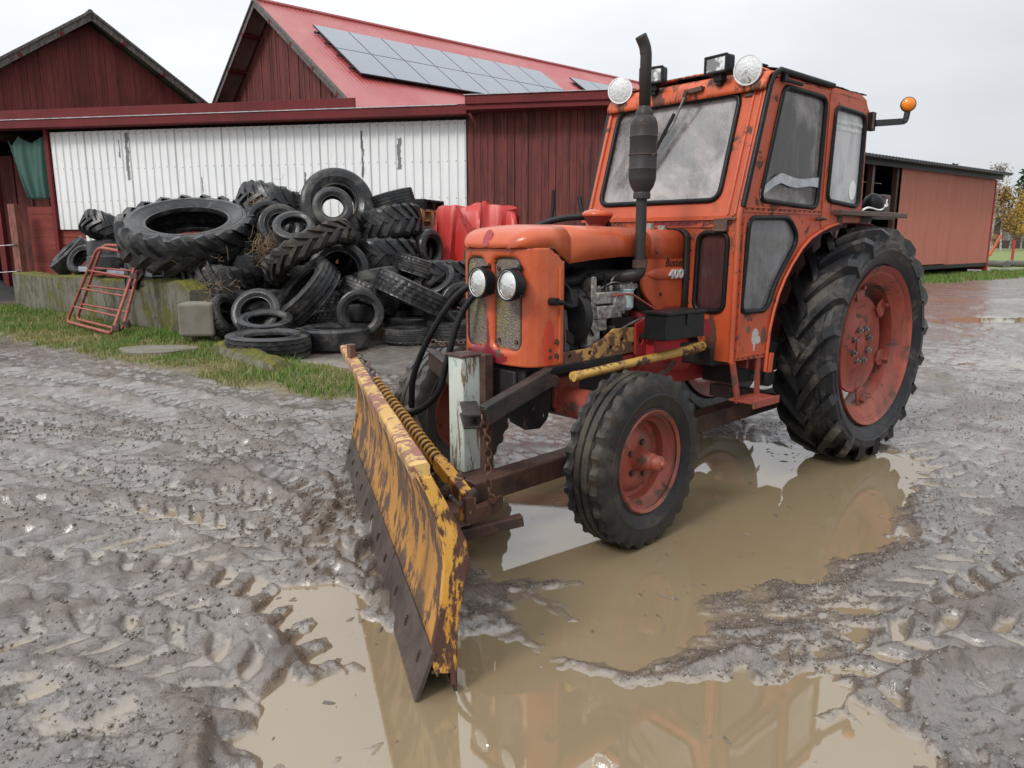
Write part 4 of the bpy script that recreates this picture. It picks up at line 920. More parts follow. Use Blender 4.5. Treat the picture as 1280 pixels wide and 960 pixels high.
# ---- wheels
def wheel_xf(mb0, x, y, z, side, steer=0):
    m = Matrix.Translation((x, y, z)) @ Matrix.Rotation(radians(steer), 4, 'Z') @ (Matrix.Identity(4) if side > 0 else Matrix.Rotation(pi, 4, 'Z'))
    mb0.v = [tuple(m @ Vector(v)) for v in mb0.v]; return mb0
def holder(name, x, y, z, label=None):
    o = bpy.data.objects.new(name, None); COL.objects.link(o); o.empty_display_size = .1; o.parent = trac; o.matrix_world = TR @ Matrix.Translation((x, y, z))
    if label: o['label'] = label
    return o
RT = 0.677
def rear_wheel(side):
    y = .467 if side > 0 else CY*2-.467
    h = holder('rear_wheel', 0, y, RT)
    X = lambda mb: wheel_xf(mb, 0, y, RT, side)
    # direction of bars: point down at the front on both wheels
    tb = tyre(MB(), RT+.012, .335, .44, 'tractor', lug_h=.050, nl=20, dth=.40 if side > 0 else -.40, lw=.027)
    part(X(tb), 'tyre', M['tyre'], h, 30)
    # outer face at local y=+.145
    o = .135
    mb = MB().lathe([(o,.455),(o+.008,.465),(o-.004,.468),(o-.016,.452),(o-.022,.425),(o-.05,.405),(o-.07,.385),(o-.16,.378),(o-.20,.40),(-o+.03,.41),(-o+.012,.45),(-o-.008,.465),(-o+.008,.44),(-o+.04,.40),(o-.20,.385),(o-.16,.366),(o-.075,.372),(o-.055,.395),(o-.026,.415),(o-.018,.44)], (0,0,0), (0,1,0), 72, loop=True)
    rim = part(X(mb), 'rim', M['rim'], h, 40)
    d = o-.115
    mb = MB().lathe([(d+.012,0),(d+.012,.13),(d+.0,.15),(d-.008,.20),(d-.012,.255),(d+.002,.285),(d-.008,.292),(d-.03,.26),(d-.03,0)], (0,0,0), (0,1,0), 64)
    dk = part(X(mb), 'disc', M['rim'], h, 40)
    for k in range(6):
        mb = MB(); a = radians(20+60*k); c = Vector((.385*cos(a), 0, .385*sin(a))); r3 = Matrix.Rotation(-a, 3, 'Y')
        mb.box(c*.86+Vector((0, d+.01, 0)), (.12, .012, .075), r3); mb.box(c*.985+Vector((0, d-.01, 0)), (.012, .06, .085), r3)
        mb.box(c*.80+Vector((0, d+.014, 0)), (.05, .010, .10), r3)
        q_ = c*.90; mb.tube([q_+Vector((0, d, 0)), q_+Vector((0, d+.045, 0))], .014, 6)
        part(X(mb), 'rim_clamp', M['rim'], h, 30, .003)
    for k in range(8):
        mb = MB(); a = radians(22+45*k); p = Vector((.10*cos(a), d+.012, .10*sin(a))); mb.tube([p, p+Vector((0, .016, 0))], .019, 6); mb.tube([p, p+Vector((0, .03, 0))], .010, 8)
        part(X(mb), 'wheel_nut', M['steel'], h, 30)
    mb = MB().lathe([(-.02,0),(-.02,.06),(d+.022,.055),(d+.026,0)], (0,0,0), (0,1,0), 24); part(X(mb), 'hub', M['rim'], h)
rear_wheel(1); rear_wheel(-1)
RF = .371
def front_wheel(side, steer):
    y = .487 if side > 0 else -.80; x = 2.036
    h = holder('front_wheel', x, y, RF); X = lambda mb: wheel_xf(mb, x, y, RF, side, steer)
    part(X(tyre(MB(), RF+.004, .195, .212, 'front')), 'tyre', M['tyref'] if side > 0 else M['tyrefade'], h, 30)
    o = .078
    mb = MB().lathe([(o,.205),(o+.010,.218),(o+.002,.224),(o-.012,.212),(o-.018,.196),(o-.04,.186),(o-.05,.172),(o-.085,.168),(o-.09,.15),(o-.072,.125),(o-.060,.10),(o-.060,.055),(o-.04,.05),(o-.04,.0),(o-.11,.0),(o-.11,.17),(-o,.20),(-o,.222),(-o+.02,.205),(0,.195),(o-.03,.197)], (0,0,0), (0,1,0), 56)
    part(X(mb), 'rim', M['rim'], h, 40)
    mb = MB().lathe([(o-.045,.048),(o-.03,.048),(o-.01,.040),(o+.012,.038),(o+.016,.034),(o+.05,.033),(o+.056,.028),(o+.062,.018),(o+.074,.016),(o+.076,.0)], (0,0,0), (0,1,0), 28)
    part(X(mb), 'hub', M['redaxle'], h, 40)
    for k in range(5):
        mb = MB(); a = radians(30+72*k); p = Vector((.075*cos(a), o-.062, .075*sin(a))); mb.tube([p, p+Vector((0, .016, 0))], .013, 6)
        part(X(mb), 'wheel_nut', M['rust'], h, 30)
front_wheel(1, 4.6); front_wheel(-1, 6)

# ---- chassis, axle, engine
mb = MB(); mb.tube([(2.04, CY-.42, .55), (2.04, CY+.42, .555)], .072, 16); mb.tube([(2.04, CY-.64, .50), (2.04, CY-.3, .535)], .055, 12); mb.tube([(2.04, CY+.3, .535), (2.04, CY+.50, .52)], .055, 12); mb.box((2.04, CY, .60), (.16, .30, .14))
part(mb, 'front_axle', M['redaxle'], bevel=.008)
for s_ in (1, -1):
    mb = MB(); y = CY+.47 if s_ > 0 else CY-.62; mb.tube([(2.04, y, .37), (2.04, y, .60)], .036, 12); mb.tube([(2.04, y, .37), (2.04, y+s_*.10, .37)], .034, 12); mb.bar((2.04, y, .585), (1.86, y-s_*.05, .60), .05, .025); part(mb, 'steering_knuckle', M['redaxle'])
mb = MB(); mb.tube([(1.92, CY+.42, .60), (1.5, CY+.30, .66), (1.3, CY+.2, .68)], .016, 8); part(mb, 'tie_rod', M['rust'])
mb = MB(); mb.tube([(2.19, .30, .726), (1.80,.30,.745), (1.39, .30, .762)], [.019,.020,.022], 12); mb.tube([(2.235, .30, .724), (2.19, .30, .726)], .022, 12); mb.tube([(1.40, .30, .762), (1.31, .30, .77)], .025, 10); part(mb, 'steering_rod', worn('rod_yellow', (.50,.30,.07), (.06,.03,.02), .68, 0, grime=.6, scale=11))
mb = MB(); mb.box((2.23, CY, .70), (.20, .34, .08)); mb.box((1.9, CY, .62), (.9, .26, .22)); mb.box((1.82, CY, .80), (.66, .28, .24)); mb.box((1.80, CY, 1.0), (.62, .22, .26)); mb.box((1.80, CY-.02, 1.16), (.66, .15, .10)); part(mb, 'engine_block', M['engine'], bevel=.012)
mb = MB(); mb.box((1.25, CY, .72), (.75, .34, .36)); mb.box((.45, CY, .74), (1.1, .36, .38)); mb.tube([(1.60, CY, .80), (1.50, CY, .80)], .235, 24); mb.tube([(1.54, CY+.10, .70), (1.2, CY+.16, .70)], .10, 14); part(mb, 'gearbox_housing', M['red'], bevel=.015)
mb = MB(); mb.tube([(0, CY-.42, RT), (0, CY+.42, RT)], .10, 18); mb.tube([(0, CY-.2, RT), (0, CY+.2, RT)], .17, 20); part(mb, 'rear_axle', M['engine'])
# radiator behind the grille
mb = MB(); mb.box((2.16, CY, 1.01), (.07, .40, .42)); part(mb, 'radiator', M['black'])
# fan and belt cover, filters, hoses (open engine bay)
mb = MB(); mb.lathe([(.0,0),(.0,.13),(-.03,.15),(-.035,.10),(-.02,0)], (2.06, .05, .95), (1, .25, 0), 28); part(mb, 'fan_cover', M['black'])
mb = MB(); mb.tube([(2.06, .11, 1.00), (2.06, .11, 1.06)], .035, 16); mb.tube([(2.06, .11, 1.055), (2.06, .11, 1.075)], .027, 16); part(mb, 'filler_cap', M['exhaust'])
mb = MB()
mb.box((1.95, .12, .98), (.035, .06, .30)); mb.box((1.95, .13, .87), (.08, .05, .13)); mb.box((1.87, .13, 1.03), (.15, .075, .055)); mb.box((1.86, .13, .965), (.17, .08, .06)); mb.tube([(1.79, .10, 1.0), (1.79, .17, 1.0)], .045, 16); mb.box((1.90, .125, .92), (.06, .07, .08))
for x in (1.94, 1.90, 1.86, 1.82): mb.tube([(x, .13, 1.05), (x, .13, 1.085)], .013, 8)
part(mb, 'injection_pump', M['alu'], bevel=.006)
mb = MB(); mb.lathe([(0,0),(0,.035),(.012,.045),(.07,.046),(.09,.046),(.094,.052),(.10,.052),(.10,0)], (1.72, .13, .965), (0,0,1), 24); part(mb, 'filter_bowl', simple('glass_bowl', (.42,.52,.54), .15, .3))
mb = MB(); mb.box((1.72, .13, 1.075), (.12, .06, .025)); mb.tube([(1.66, .13, 1.075), (1.62, .13, 1.075)], .014, 8); mb.tube([(1.72, .13, 1.07), (1.72, .13, 1.10)], .02, 10); part(mb, 'filter_head', M['alu'], bevel=.004)
mb = MB(); mb.tube(smooth_path([(2.14, .02, 1.10), (2.02, .08, 1.11), (1.93, .07, 1.14)]), .032, 12); part(mb, 'radiator_hose', M['rubber'])
mb = MB()
R3 = random.Random(5)
for _ in range(16):
    x0 = R3.uniform(1.70, 2.08); z0 = R3.uniform(.86, 1.15); x1 = x0+R3.uniform(-.22, .1); z1 = R3.uniform(.84, 1.12); y0 = R3.uniform(.06, .15)
    mb.tube(smooth_path([(x0, y0-.03, z0), ((x0+x1)/2, y0+.02, (z0+z1)/2+R3.uniform(-.05, .07)), (x1, y0-.03, z1)]), R3.uniform(.004, .008), 6)
mb.tube(smooth_path([(1.97, .14, 1.13), (1.90, .16, 1.14), (1.89, .16, 1.06)]), .006, 6)
part(mb, 'wiring', M['rubber'])
mb = MB(); R4 = random.Random(9)
for _ in range(26):
    x = R4.uniform(1.66, 2.08); z = R4.uniform(.80, 1.14); y = R4.uniform(.03, .10); s_ = R4.uniform(.015, .045)
    if R4.random() < .5: mb.tube([(x, y-.03, z), (x, y+s_, z)], s_*.6, 10)
    else: mb.box((x, y, z), (s_*1.6, s_, s_), Matrix.Rotation(R4.uniform(-.6, .6), 3, 'Y'))
part(mb, 'engine_fittings', M['engine'], bevel=.003)
for _ in range(9):
    x = R4.uniform(1.68, 2.0); z = R4.uniform(.84, 1.10); part(MB().tube([(x, .09, z), (x, .145, z)], R4.uniform(.007, .014), 6), 'pipe_union', M['alu'])
for pts_, r_ in (([(1.92,.15,1.07),(1.85,.17,1.10),(1.76,.16,1.09),(1.72,.15,1.09)], .0035), ([(1.86,.15,1.07),(1.84,.165,1.12),(1.78,.15,1.14)], .0035), ([(1.80,.15,.86),(1.72,.17,.90),(1.62,.17,.92),(1.56,.2,.91)], .006)): part(MB().tube(smooth_path(pts_), r_, 6), 'fuel_pipe', M['steel'])
mb = MB(); mb.tube([(1.86, .18, 1.04), (1.78, .19, 1.045), (1.73, .19, 1.04), (1.52, .22, .93)], .006, 6); part(mb, 'throttle_linkage', M['redaxle'])
mb = MB()
for x, z, r_ in ((1.68, .86, .05), (1.90, .80, .045), (1.80, .86, .03), (2.02, .84, .05), (1.62, 1.02, .04)): mb.tube([(x, -.02, z), (x, .10, z)], r_, 14)
mb.box((1.7, .08, .90), (.16, .06, .05)); part(mb, 'engine_ancillaries', M['exhaust'], bevel=.005)
mb = MB(); mb.plate([[(2.10,.78),(2.13,.96),(2.12,1.0),(2.085,.98),(2.06,.80)]], lambda x, z: (x, .09, z), (0,.02,0)); mb.tube([(2.11, .13, .80), (2.12, .13, .96)], .006, 6); part(mb, 'fan_shroud', simple('grey_shroud', (.09,.09,.095), .5))

# ---- side plates (yellow and red)
Yp = .165
mb = MB(); mb.plate([[(2.23,.755),(2.23,.805),(2.01,.810),(1.90,.850),(1.84,.885),(1.655,.880),(1.655,.765),(2.03,.755)], [(1.70+.012*cos(a*pi/4),.80+.012*sin(a*pi/4)) for a in range(8)], [(1.78+.012*cos(a*pi/4),.83+.012*sin(a*pi/4)) for a in range(8)], [(2.0+.012*cos(a*pi/4),.79+.012*sin(a*pi/4)) for a in range(8)], [(2.13+.010*cos(a*pi/4),.785+.010*sin(a*pi/4)) for a in range(8)], [(1.86+.010*cos(a*pi/4),.80+.010*sin(a*pi/4)) for a in range(8)]], lambda x, z: (x, Yp, z), (0, .014, 0))
part(mb, 'side_bracket', M['cream'], smooth=0, bevel=.003)
mb = MB(); mb.plate([[(1.70,.755),(1.70,.90),(1.64,.92),(1.615,.92),(1.615,.74),(1.62,.70),(1.66,.70)], [(1.662+.017*cos(a*pi/5),.82+.024*sin(a*pi/5)) for a in range(10)]], lambda x, z: (x, Yp+.016, z), (0, .012, 0)); mb.box((1.613, Yp+.045, .82), (.012, .06, .20)); mb.box((1.90, .16, .735), (.60, .03, .035))
part(mb, 'mounting_flange', M['red'], smooth=0, bevel=.003)
mb = MB(); mb.plate([[(2.27,.757),(2.285,.742),(2.52,.605),(2.49,.55),(2.41,.502),(2.33,.495),(2.285,.53),(2.265,.60),(2.262,.717),(1.80,.735),(1.80,.767)], [(2.37+.010*cos(a*pi/5),.60+.018*sin(a*pi/5)) for a in range(10)], [(2.305+.006*cos(a*pi/4),.55+.012*sin(a*pi/4)) for a in range(8)]], lambda x, z: (x, .19, z), (0, .012, 0))
part(mb, 'front_bracket_plate', M['black'], smooth=0, bevel=.003)
mb = MB(); mb.tube([(2.27, CY-.32, .715), (2.27, CY+.30, .70)], .026, 12); part(mb, 'cross_tube', M['rust'])
mb = MB(); mb.box((2.25, CY+.03, .60), (.12, .12, .20)); mb.box((2.25, CY+.03, .70), (.15, .15, .02)); part(mb, 'front_support', M['rust'], bevel=.005)

# ---- hood
YL, YR = .18, -.32; YC = CY
def hsec(x, zt, zl, hw, rr_=.085, n=7, flat=0.0):
    rr_ *= .74
    """cross-section from left lower edge over the top to right lower edge"""
    L = [(x, YC+hw, zl), (x, YC+hw+.002, (zl+zt)/2-.01), (x, YC+hw, zt-rr_)]
    for k in range(1, n+1):
        a = pi/2*k/n; L.append((x, YC+hw-rr_*1.25*(1-cos(a)), zt-rr_+rr_*sin(a)*.86))
    m = [(x, YC+hw*.35, zt-.003), (x, YC, zt)]
    L = L+m; R_ = [(p[0], 2*YC-p[1], p[2]) for p in L[:-1]][::-1]; return L+R_
HW = .25
secs = [hsec(1.60, 1.352, 1.213, HW, .09), hsec(1.80, 1.355, 1.216, HW, .09), hsec(2.0, 1.357, 1.205, HW, .09), hsec(2.14, 1.357, 1.192, HW-.001, .09)]
mb = MB().grid(secs); part(mb, 'hood', M['orange_hood'], smooth=50, solid=.006)
# rear lip with folded end
# nose cap (rounded, lower edge at 1.258)
secs = []
for x, zt, hw, zl in ((2.145,1.357,HW+.001,1.190),(2.245,1.355,HW+.001,1.260),(2.27,1.353,HW-.002,1.258),(2.31,1.345,HW-.012,1.258),(2.345,1.332,HW-.032,1.258),(2.372,1.31,HW-.062,1.258),(2.388,1.285,HW-.095,1.258),(2.394,1.260,HW-.12,1.258)):
    secs.append(hsec(x, zt, zl, hw, min(.085, (zt-zl)*.9)))
# bend the front so the nose is convex in plan
def nose(p):
    x, y, z = p; k = max(0, (x-2.2)/.19); return (x-.0*k, y, z)
mb = MB().grid([[nose(p) for p in s_] for s_ in secs]); part(mb, 'hood_nose', M['orange_hood'], smooth=60, solid=.006)
mb = MB(); mb.lathe([(0,.0),(0,.036),(.004,.038),(.006,0)], (2.380, CY-.01, 1.298), (.90,0,.42), 24)
mb.v = [(x, CY-.01+(y-CY+.01)*.75, 1.298+(z-1.298)*1.05) for x, y, z in mb.v]; part(mb, 'badge_recess', worn('badge_maroon', (.28,.03,.035), (.08,.03,.02), .2, grime=.3))
# tank / side panel under the hood rear
def tank_side(s_):
    yy = YC+s_*(HW-.006)
    pl_ = rp([(1.645,1.205),(1.645,1.12),(1.63,1.04),(1.515,.945),(1.375,.932),(1.285,.940),(1.285,1.205)], [0,.04,.06,.06,0,0,0])
    return MB().plate([pl_], lambda x, z: (x, yy, z), (0, -s_*.02, 0))
secs = [hsec(1.285, 1.345, 1.203, HW-.006, .07), hsec(1.45, 1.347, 1.203, HW-.006, .08), hsec(1.62, 1.345, 1.203, HW-.008, .085)]
mb = MB().grid(secs); part(mb, 'tank_cover', M['orange'], smooth=50, solid=.006)
tank = part(tank_side(1), 'side_panel', M['tankp'], smooth=30, bevel=.004); part(tank_side(-1), 'side_panel', M['orange'], smooth=30, bevel=.004)
mb = MB().grid([hsec(1.315, 1.349, .95, HW-.002, .075), hsec(1.40-.03, 1.349, .95, HW-.002, .075)]); 
part(MB().grid([hsec(1.272, 1.352, .94, HW+.004, .07), hsec(1.335, 1.352, .94, HW+.004, .07)]), 'cowl_seal', M['exhaust'], smooth=50, solid=.006)
mb = MB(); mb.box((1.46, CY, 1.07), (.32, .42, .25)); part(mb, 'fuel_tank', M['black'], bevel=.03)
# side emblem bulge with lettering
mb = MB(); pts = []
P = []
for i in range(15):
    u = i/14; x = 1.615-.27*u; hw = .030*min(1, sin(min(1, u*2.2)*pi/2)**.7+.02)
    P.append([(x, YC+HW-.006+.014*max(0, cos(a))*min(1, u*4), 1.128+hw*sin(a)) for a in [-pi/2+pi*k/8 for k in range(9)]])
part(mb.grid(P), 'emblem_bulge', M['orange'], tank, 60)
def text(body, size, mat, parent, mw, name, ext=.002, shear=0.0, name_font=None, xs=1.0, bevel=0.0):
    cu = bpy.data.curves.new('t', 'FONT'); cu.body = body; cu.size = size; cu.extrude = ext; cu.shear = shear; cu.offset = .0008 if bevel else 0; cu.align_x = 'LEFT'; cu.space_character = 1.08
    if bevel: cu.bevel_depth = bevel
    to = bpy.data.objects.new('t', cu); COL.objects.link(to); dg = bpy.context.evaluated_depsgraph_get(); me_ = bpy.data.meshes.new_from_object(to.evaluated_get(dg)); bpy.data.objects.remove(to)
    me_.name = name; me_.materials.clear(); me_.materials.append(mat); o = bpy.data.objects.new(name, me_); COL.objects.link(o); o.parent = parent; o.matrix_world = mw @ Matrix.Diagonal((xs, 1, 1, 1)); return o
TX_ = TR @ Matrix(((-1,0,0,0),(0,0,1,0),(0,1,0,0),(0,0,0,1)))     # text x -> -X, text y -> Z, normal -> +Y
def txm(x, y, z): return TR @ Matrix.Translation((x, y, z)) @ Matrix(((-1,0,0,0),(0,0,1,0),(0,1,0,0),(0,0,0,1)))
text('Buster', .056, M['blackink'], tank, txm(1.475, YC+HW-.004, 1.163), 'model_lettering', .0015, .3, xs=.92)
text('400', .060, M['chrome'], tank, txm(1.462, YC+HW+.010, 1.106), 'number_badge', .004, .1, xs=1.2, bevel=.0012)
mb = MB()
for x, z in ((1.545,1.23),(1.50,1.03),(1.34,1.23)): mb.lathe([(0,0),(0,.008),(.003,.009),(.004,0)], (x, YC+HW-.006, z), (0,1,0), 12)
part(mb, 'screws', M['exhaust'], tank)
mb = MB(); mb.tube([(1.42,.03,1.345),(1.42,.03,1.372)], .022, 14); mb.tube([(1.36,.06,1.343),(1.36,.06,1.362)], .026, 14); part(mb, 'filler_cap', M['alu'])

# ---- grille shell: U-shaped in plan with two openings in front
def plan(t):                                   # t 0..1 around from left rear to right rear -> (x, y)
    return None
pl_pts = [(2.175, HW), (2.27, HW), (2.315, HW-.012), (2.345, HW-.035), (2.362, HW-.07)]
xs_ = pl_pts + [(2.372, HW-.12), (2.376, .04), (2.377, 0)]
right = [(x, -y) for x, y in xs_[:-1]][::-1]
U = [(x, YC+y) for x, y in xs_+right]
zs = [.755, .80, .825, 1.02, 1.215, 1.235, 1.258]
o1 = (YC+.012, YC+.174); o2 = (YC-.174, YC-.040)
# front skin as plates with holes on the slightly curved front: use a fine grid and drop the cells inside the openings
fine = []
for (xa, ya), (xb, yb) in zip(U[:-1], U[1:]):
    n = max(1, int(math.hypot(xb-xa, yb-ya)/.008)); fine += [(xa+(xb-xa)*k/n, ya+(yb-ya)*k/n) for k in range(n)]
fine.append(U[-1]); NZ = 64; ZB, ZT = .755, 1.258
def inopen(y, z):
    for a_, b_ in (o1, o2):
        cx, hw = (a_+b_)/2, (b_-a_)/2; hz_ = .195; cz = 1.020; r_ = .04
        dx, dz = abs(y-cx)-(hw-r_), abs(z-cz)-(hz_-r_)
        d = math.hypot(max(dx, 0), max(dz, 0))-r_+min(max(dx, dz), 0)
        if d < 0: return True
    return False
vid = {}; mb = MB()
def vtx(i, j):
    if (i, j) not in vid:
        x, y = fine[i]; z = ZB+(ZT-ZB)*j/NZ
        if i < 3 or i > len(fine)-4: pass
        # edge roll around the openings
        vid[(i, j)] = len(mb.v)
        k = 0
        for a_, b_ in (o1, o2):
            cx, hw = (a_+b_)/2, (b_-a_)/2; dx, dz = abs(y-cx)-(hw-.04), abs(z-1.020)-(.195-.04); d = math.hypot(max(dx, 0), max(dz, 0))-.04+min(max(dx, dz), 0)
            if x > 2.3 and d < .022: k = max(k, (.022-max(d, -.006))/.022)
        mb.v.append((x-.014*k*k, y, z))
    return vid[(i, j)]
for i in range(len(fine)-1):
    for j in range(NZ):
        ym = (fine[i][1]+fine[i+1][1])/2; zm = ZB+(ZT-ZB)*(j+.5)/NZ
        if fine[i][0] > 2.3 and inopen(ym, zm): continue
        if fine[i][0] < 2.26 and zm > 1.258-(2.255-fine[i][0])*.72: continue
        mb.f.append((vtx(i, j), vtx(i+1, j), vtx(i+1, j+1), vtx(i, j+1)))
shell = part(mb, 'grille_shell', M['shell'], smooth=60, solid=.005)
for a_, b_ in (o1, o2):
    l = rp([(a_-.006,.822),(b_+.006,.822),(b_+.006,1.218),(a_-.006,1.218)], .045, 6)
    g = part(MB().plate([l], lambda y, z: (2.352, y, z), (.006, 0, 0)), 'grille_mesh', M['grille'], shell, 0)
    part(MB().tube([(2.360, y, z) for y, z in l]+[(2.360, *l[0])], .0045, 6, False), 'mesh_border', M['rust'], g, 60)
mb = MB()
for z in (.80, .86): mb.tube([(2.22, YC+HW, z), (2.22, YC+HW+.010, z)], .011, 6); 
for z in (.795, .825): mb.tube([(2.255, YC+HW, z), (2.255, YC+HW+.006, z)], .009, 6)
for (y, z) in ((YC+.04,1.17),(YC+.155,1.13),(YC+.04,.86),(YC+.155,.86),(YC-.04,1.17),(YC-.155,1.13)): mb.tube([(2.358,y,z),(2.366,y,z)], .009, 10)
part(mb, 'shell_bolts', M['bolt'], shell)
mb = MB()
for x, z in ((2.265,.955),(2.25,.958),(2.242,.95),(2.265,.925),(2.25,.925)): mb.tube([(x, YC+HW-.004, z), (x, YC+HW+.0015, z)], .0045, 8)
part(mb, 'bolt_holes', M['blackink'], shell)
part(MB().bar((2.205, YC+HW+.002, .77), (2.205, YC+HW+.002, 1.18), .004, .022, up=(0,1,0)), 'flange_strip', M['orange_hood'], shell, 0)
mb = MB().tube(smooth_path([(2.30, .13, 1.268), (2.27,.176,1.262), (2.25,.182,1.256), (2.235,.183,1.258)]), .004, 6); part(mb, 'bonnet_latch', M['rust'])
# wiring plug on the side of the shell
mb = MB(); mb.tube([(2.255, .18, 1.035), (2.255, .225, 1.035)], .017, 12); mb.tube([(2.255, .215, 1.035), (2.235, .22, 1.03), (2.215, .218, 1.03)], .011, 8); mb.tube(smooth_path([(2.22, .22, 1.03), (2.17, .225, 1.01), (2.135, .20, 1.03), (2.13, .17, 1.08), (2.15, .14, 1.11)]), .009, 8); part(mb, 'side_plug', M['rubber'])
# headlights
def headlight(y, z):
    x = 2.440; h = part(MB().lathe([(-.065,.0),(-.065,.040),(-.055,.056),(-.02,.066),(.0,.068),(.006,.066),(.006,.058),(-.004,.056),(-.008,0)], (x, y, z), (1, -.04, .03), 36), 'headlight', M['plastic'])
    part(MB().lathe([(.014,.0),(.011,.03),(.005,.048),(-.001,.058)][::1], (x, y, z), (1, -.04, .03), 36), 'lens', M['lens'], h, 60)
    part(MB().lathe([(.004,.057),(.007,.059),(.004,.0615),(0,.059)], (x, y, z), (1, -.04, .03), 36, loop=True), 'lens_ring', M['chrome'], h, 60)
    for a in (80, 200, 320): a = radians(a); part(MB().box((x-.03, y+.066*cos(a), z+.066*sin(a)), (.03, .015, .012)), 'rim_tab', M['plastic'], h)
    mb = MB(); mb.tube([(x-.06, y, z), (2.35, y, z)], .016, 8); part(mb, 'bracket', M['plastic'], h); part(MB().tube([(x-.06, y, z+.06), (x-.07, y, z+.078)], .012, 8), 'aiming_stud', M['plastic'], h)
headlight(.118, 1.108); headlight(-.078, 1.110)
# ---- exhaust
ex = part(MB().tube(smooth_path([(1.95, .0, 1.135), (1.80, .10, 1.125), (1.75, .17, 1.125), (1.725, .215, 1.14), (1.722, .22, 1.18)]), .030, 16), 'exhaust_pipe', M['exhaust'], None, 50)
part(MB().tube([(1.722, .22, 1.17), (1.722, .22, 1.52)], .0245, 16), 'lower_pipe', M['exhaust'], ex, 50)
part(MB().lathe([(0,.028),(0,.034),(.035,.034),(.035,.028)], (1.722,.22,1.165), (0,0,1), 20, loop=True), 'clamp', M['rust'], ex, 30)
part(MB().lathe([(1.475,.025),(1.475,.038),(1.495,.040),(1.505,.036),(1.53,.052),(1.555,.060),(1.565,.062),(1.60,.062),(1.604,.064),(1.608,.062),(1.74,.062),(1.744,.064),(1.748,.062),(1.785,.062),(1.805,.059),(1.825,.050),(1.835,.040),(1.850,.040),(1.865,.029),(1.875,.026)], (1.722,.22,0), (0,0,1), 32), 'muffler', M['exhaust'], ex, 40)
part(MB().lathe([(1.665,.061),(1.665,.0655),(1.669,.0655),(1.669,.061)], (1.722,.22,0), (0,0,1), 32, loop=True).tube([(1.722,.285,1.667),(1.77,.31,1.655)], .003, 6), 'wire_band', M['rust'], ex, 40)
part(MB().tube([(1.722,.22,1.86),(1.724,.22,2.09)]+smooth_path([(1.724,.22,2.09),(1.732,.218,2.125),(1.755,.212,2.165)]), .0245, 20, False), 'stack_pipe', M['exhaust'], ex, 50, solid=.003)
# ---- breather cap and hoses on the far side of the hood
bc = part(MB().tube([(1.50, -.255, 1.30), (1.50, -.255, 1.37)], .045, 16), 'breather_stem', M['maroon'])
part(MB().lathe([(1.365,.042),(1.405,.075),(1.412,.078)], (1.50,-.255,0), (0,0,1), 28), 'breather_cup', M['maroon'], bc, 50)
part(MB().lathe([(1.412,.080),(1.418,.083),(1.428,.080),(1.440,.065),(1.447,.035),(1.449,0)], (1.50,-.255,0), (0,0,1), 28), 'breather_cap', M['orange_hood'], bc, 50)
mb = MB()
for dy in (0, -.03): mb.tube(smooth_path([(1.95+dy, -.33+dy, 1.33), (1.75, -.33+dy, 1.385), (1.58, -.31+dy, 1.405-dy*.2), (1.46, -.24+dy, 1.395), (1.43, -.22+dy, 1.33)]), .014, 8)
part(mb, 'air_hose', M['rubber'], None, 60)
# ---- battery / tool box
mb = MB(); mb.box((1.64, .37, .905), (.285, .13, .115)); bx = part(mb, 'tool_box', M['plastic'], None, 0, .006)
mb = MB(); mb.box((1.64, .372, .968), (.30, .145, .014)); mb.box((1.63, .438, .935), (.022, .01, .05)); part(mb, 'lid', M['plastic'], bx, 0, .003)
mb = MB(); mb.box((1.64, .30, .86), (.26, .05, .02)); mb.box((1.64, .26, .84), (.03, .12, .03)); part(mb, 'box_bracket', M['black'])

# ================================================================== CAB
YA, YB = .46, -.52; ZR = 2.075
cabm = M['orange_rust']
XF = lambda z: 1.29 if z <= 1.40 else 1.29-(z-1.40)*.30          # front plane leans back above the scuttle
DOOR = [(1.285,.70),(1.284,1.0),(1.275,1.40),(1.105,1.98),(1.08,2.03),(1.02,2.055),(.505,2.055),(.505,1.342)]
ARC = [(.706,1.248),(.80,1.165),(.858,1.098),(.91,1.02),(.95,.929),(.975,.84),(.985,.756),(.99,.70)]
def fy(y): return lambda x, z: (x, y, z)
dwin = rp([(1.135,1.480),(.975,2.020),(.552,2.012),(.572,1.455)], [.05,.05,.05,.06], 5)
lwin = rp([(1.245,.945),(1.212,1.395),(.845,1.402),(.765,1.325),(.765,1.27),(.93,1.09),(1.01,.94)], [.05,.05,.06,.03,.03,.06,.05], 5)
qwin = rp([(.445,1.985),(.098,1.972),(.098,1.475),(.470,1.50)], .05, 5)
QUART = [(.498,1.345),(.498,2.075),(.16,2.075),(.095,2.055),(.06,2.0),(.045,1.46),(.045,1.395),(.073,1.387),(.33,1.378)]
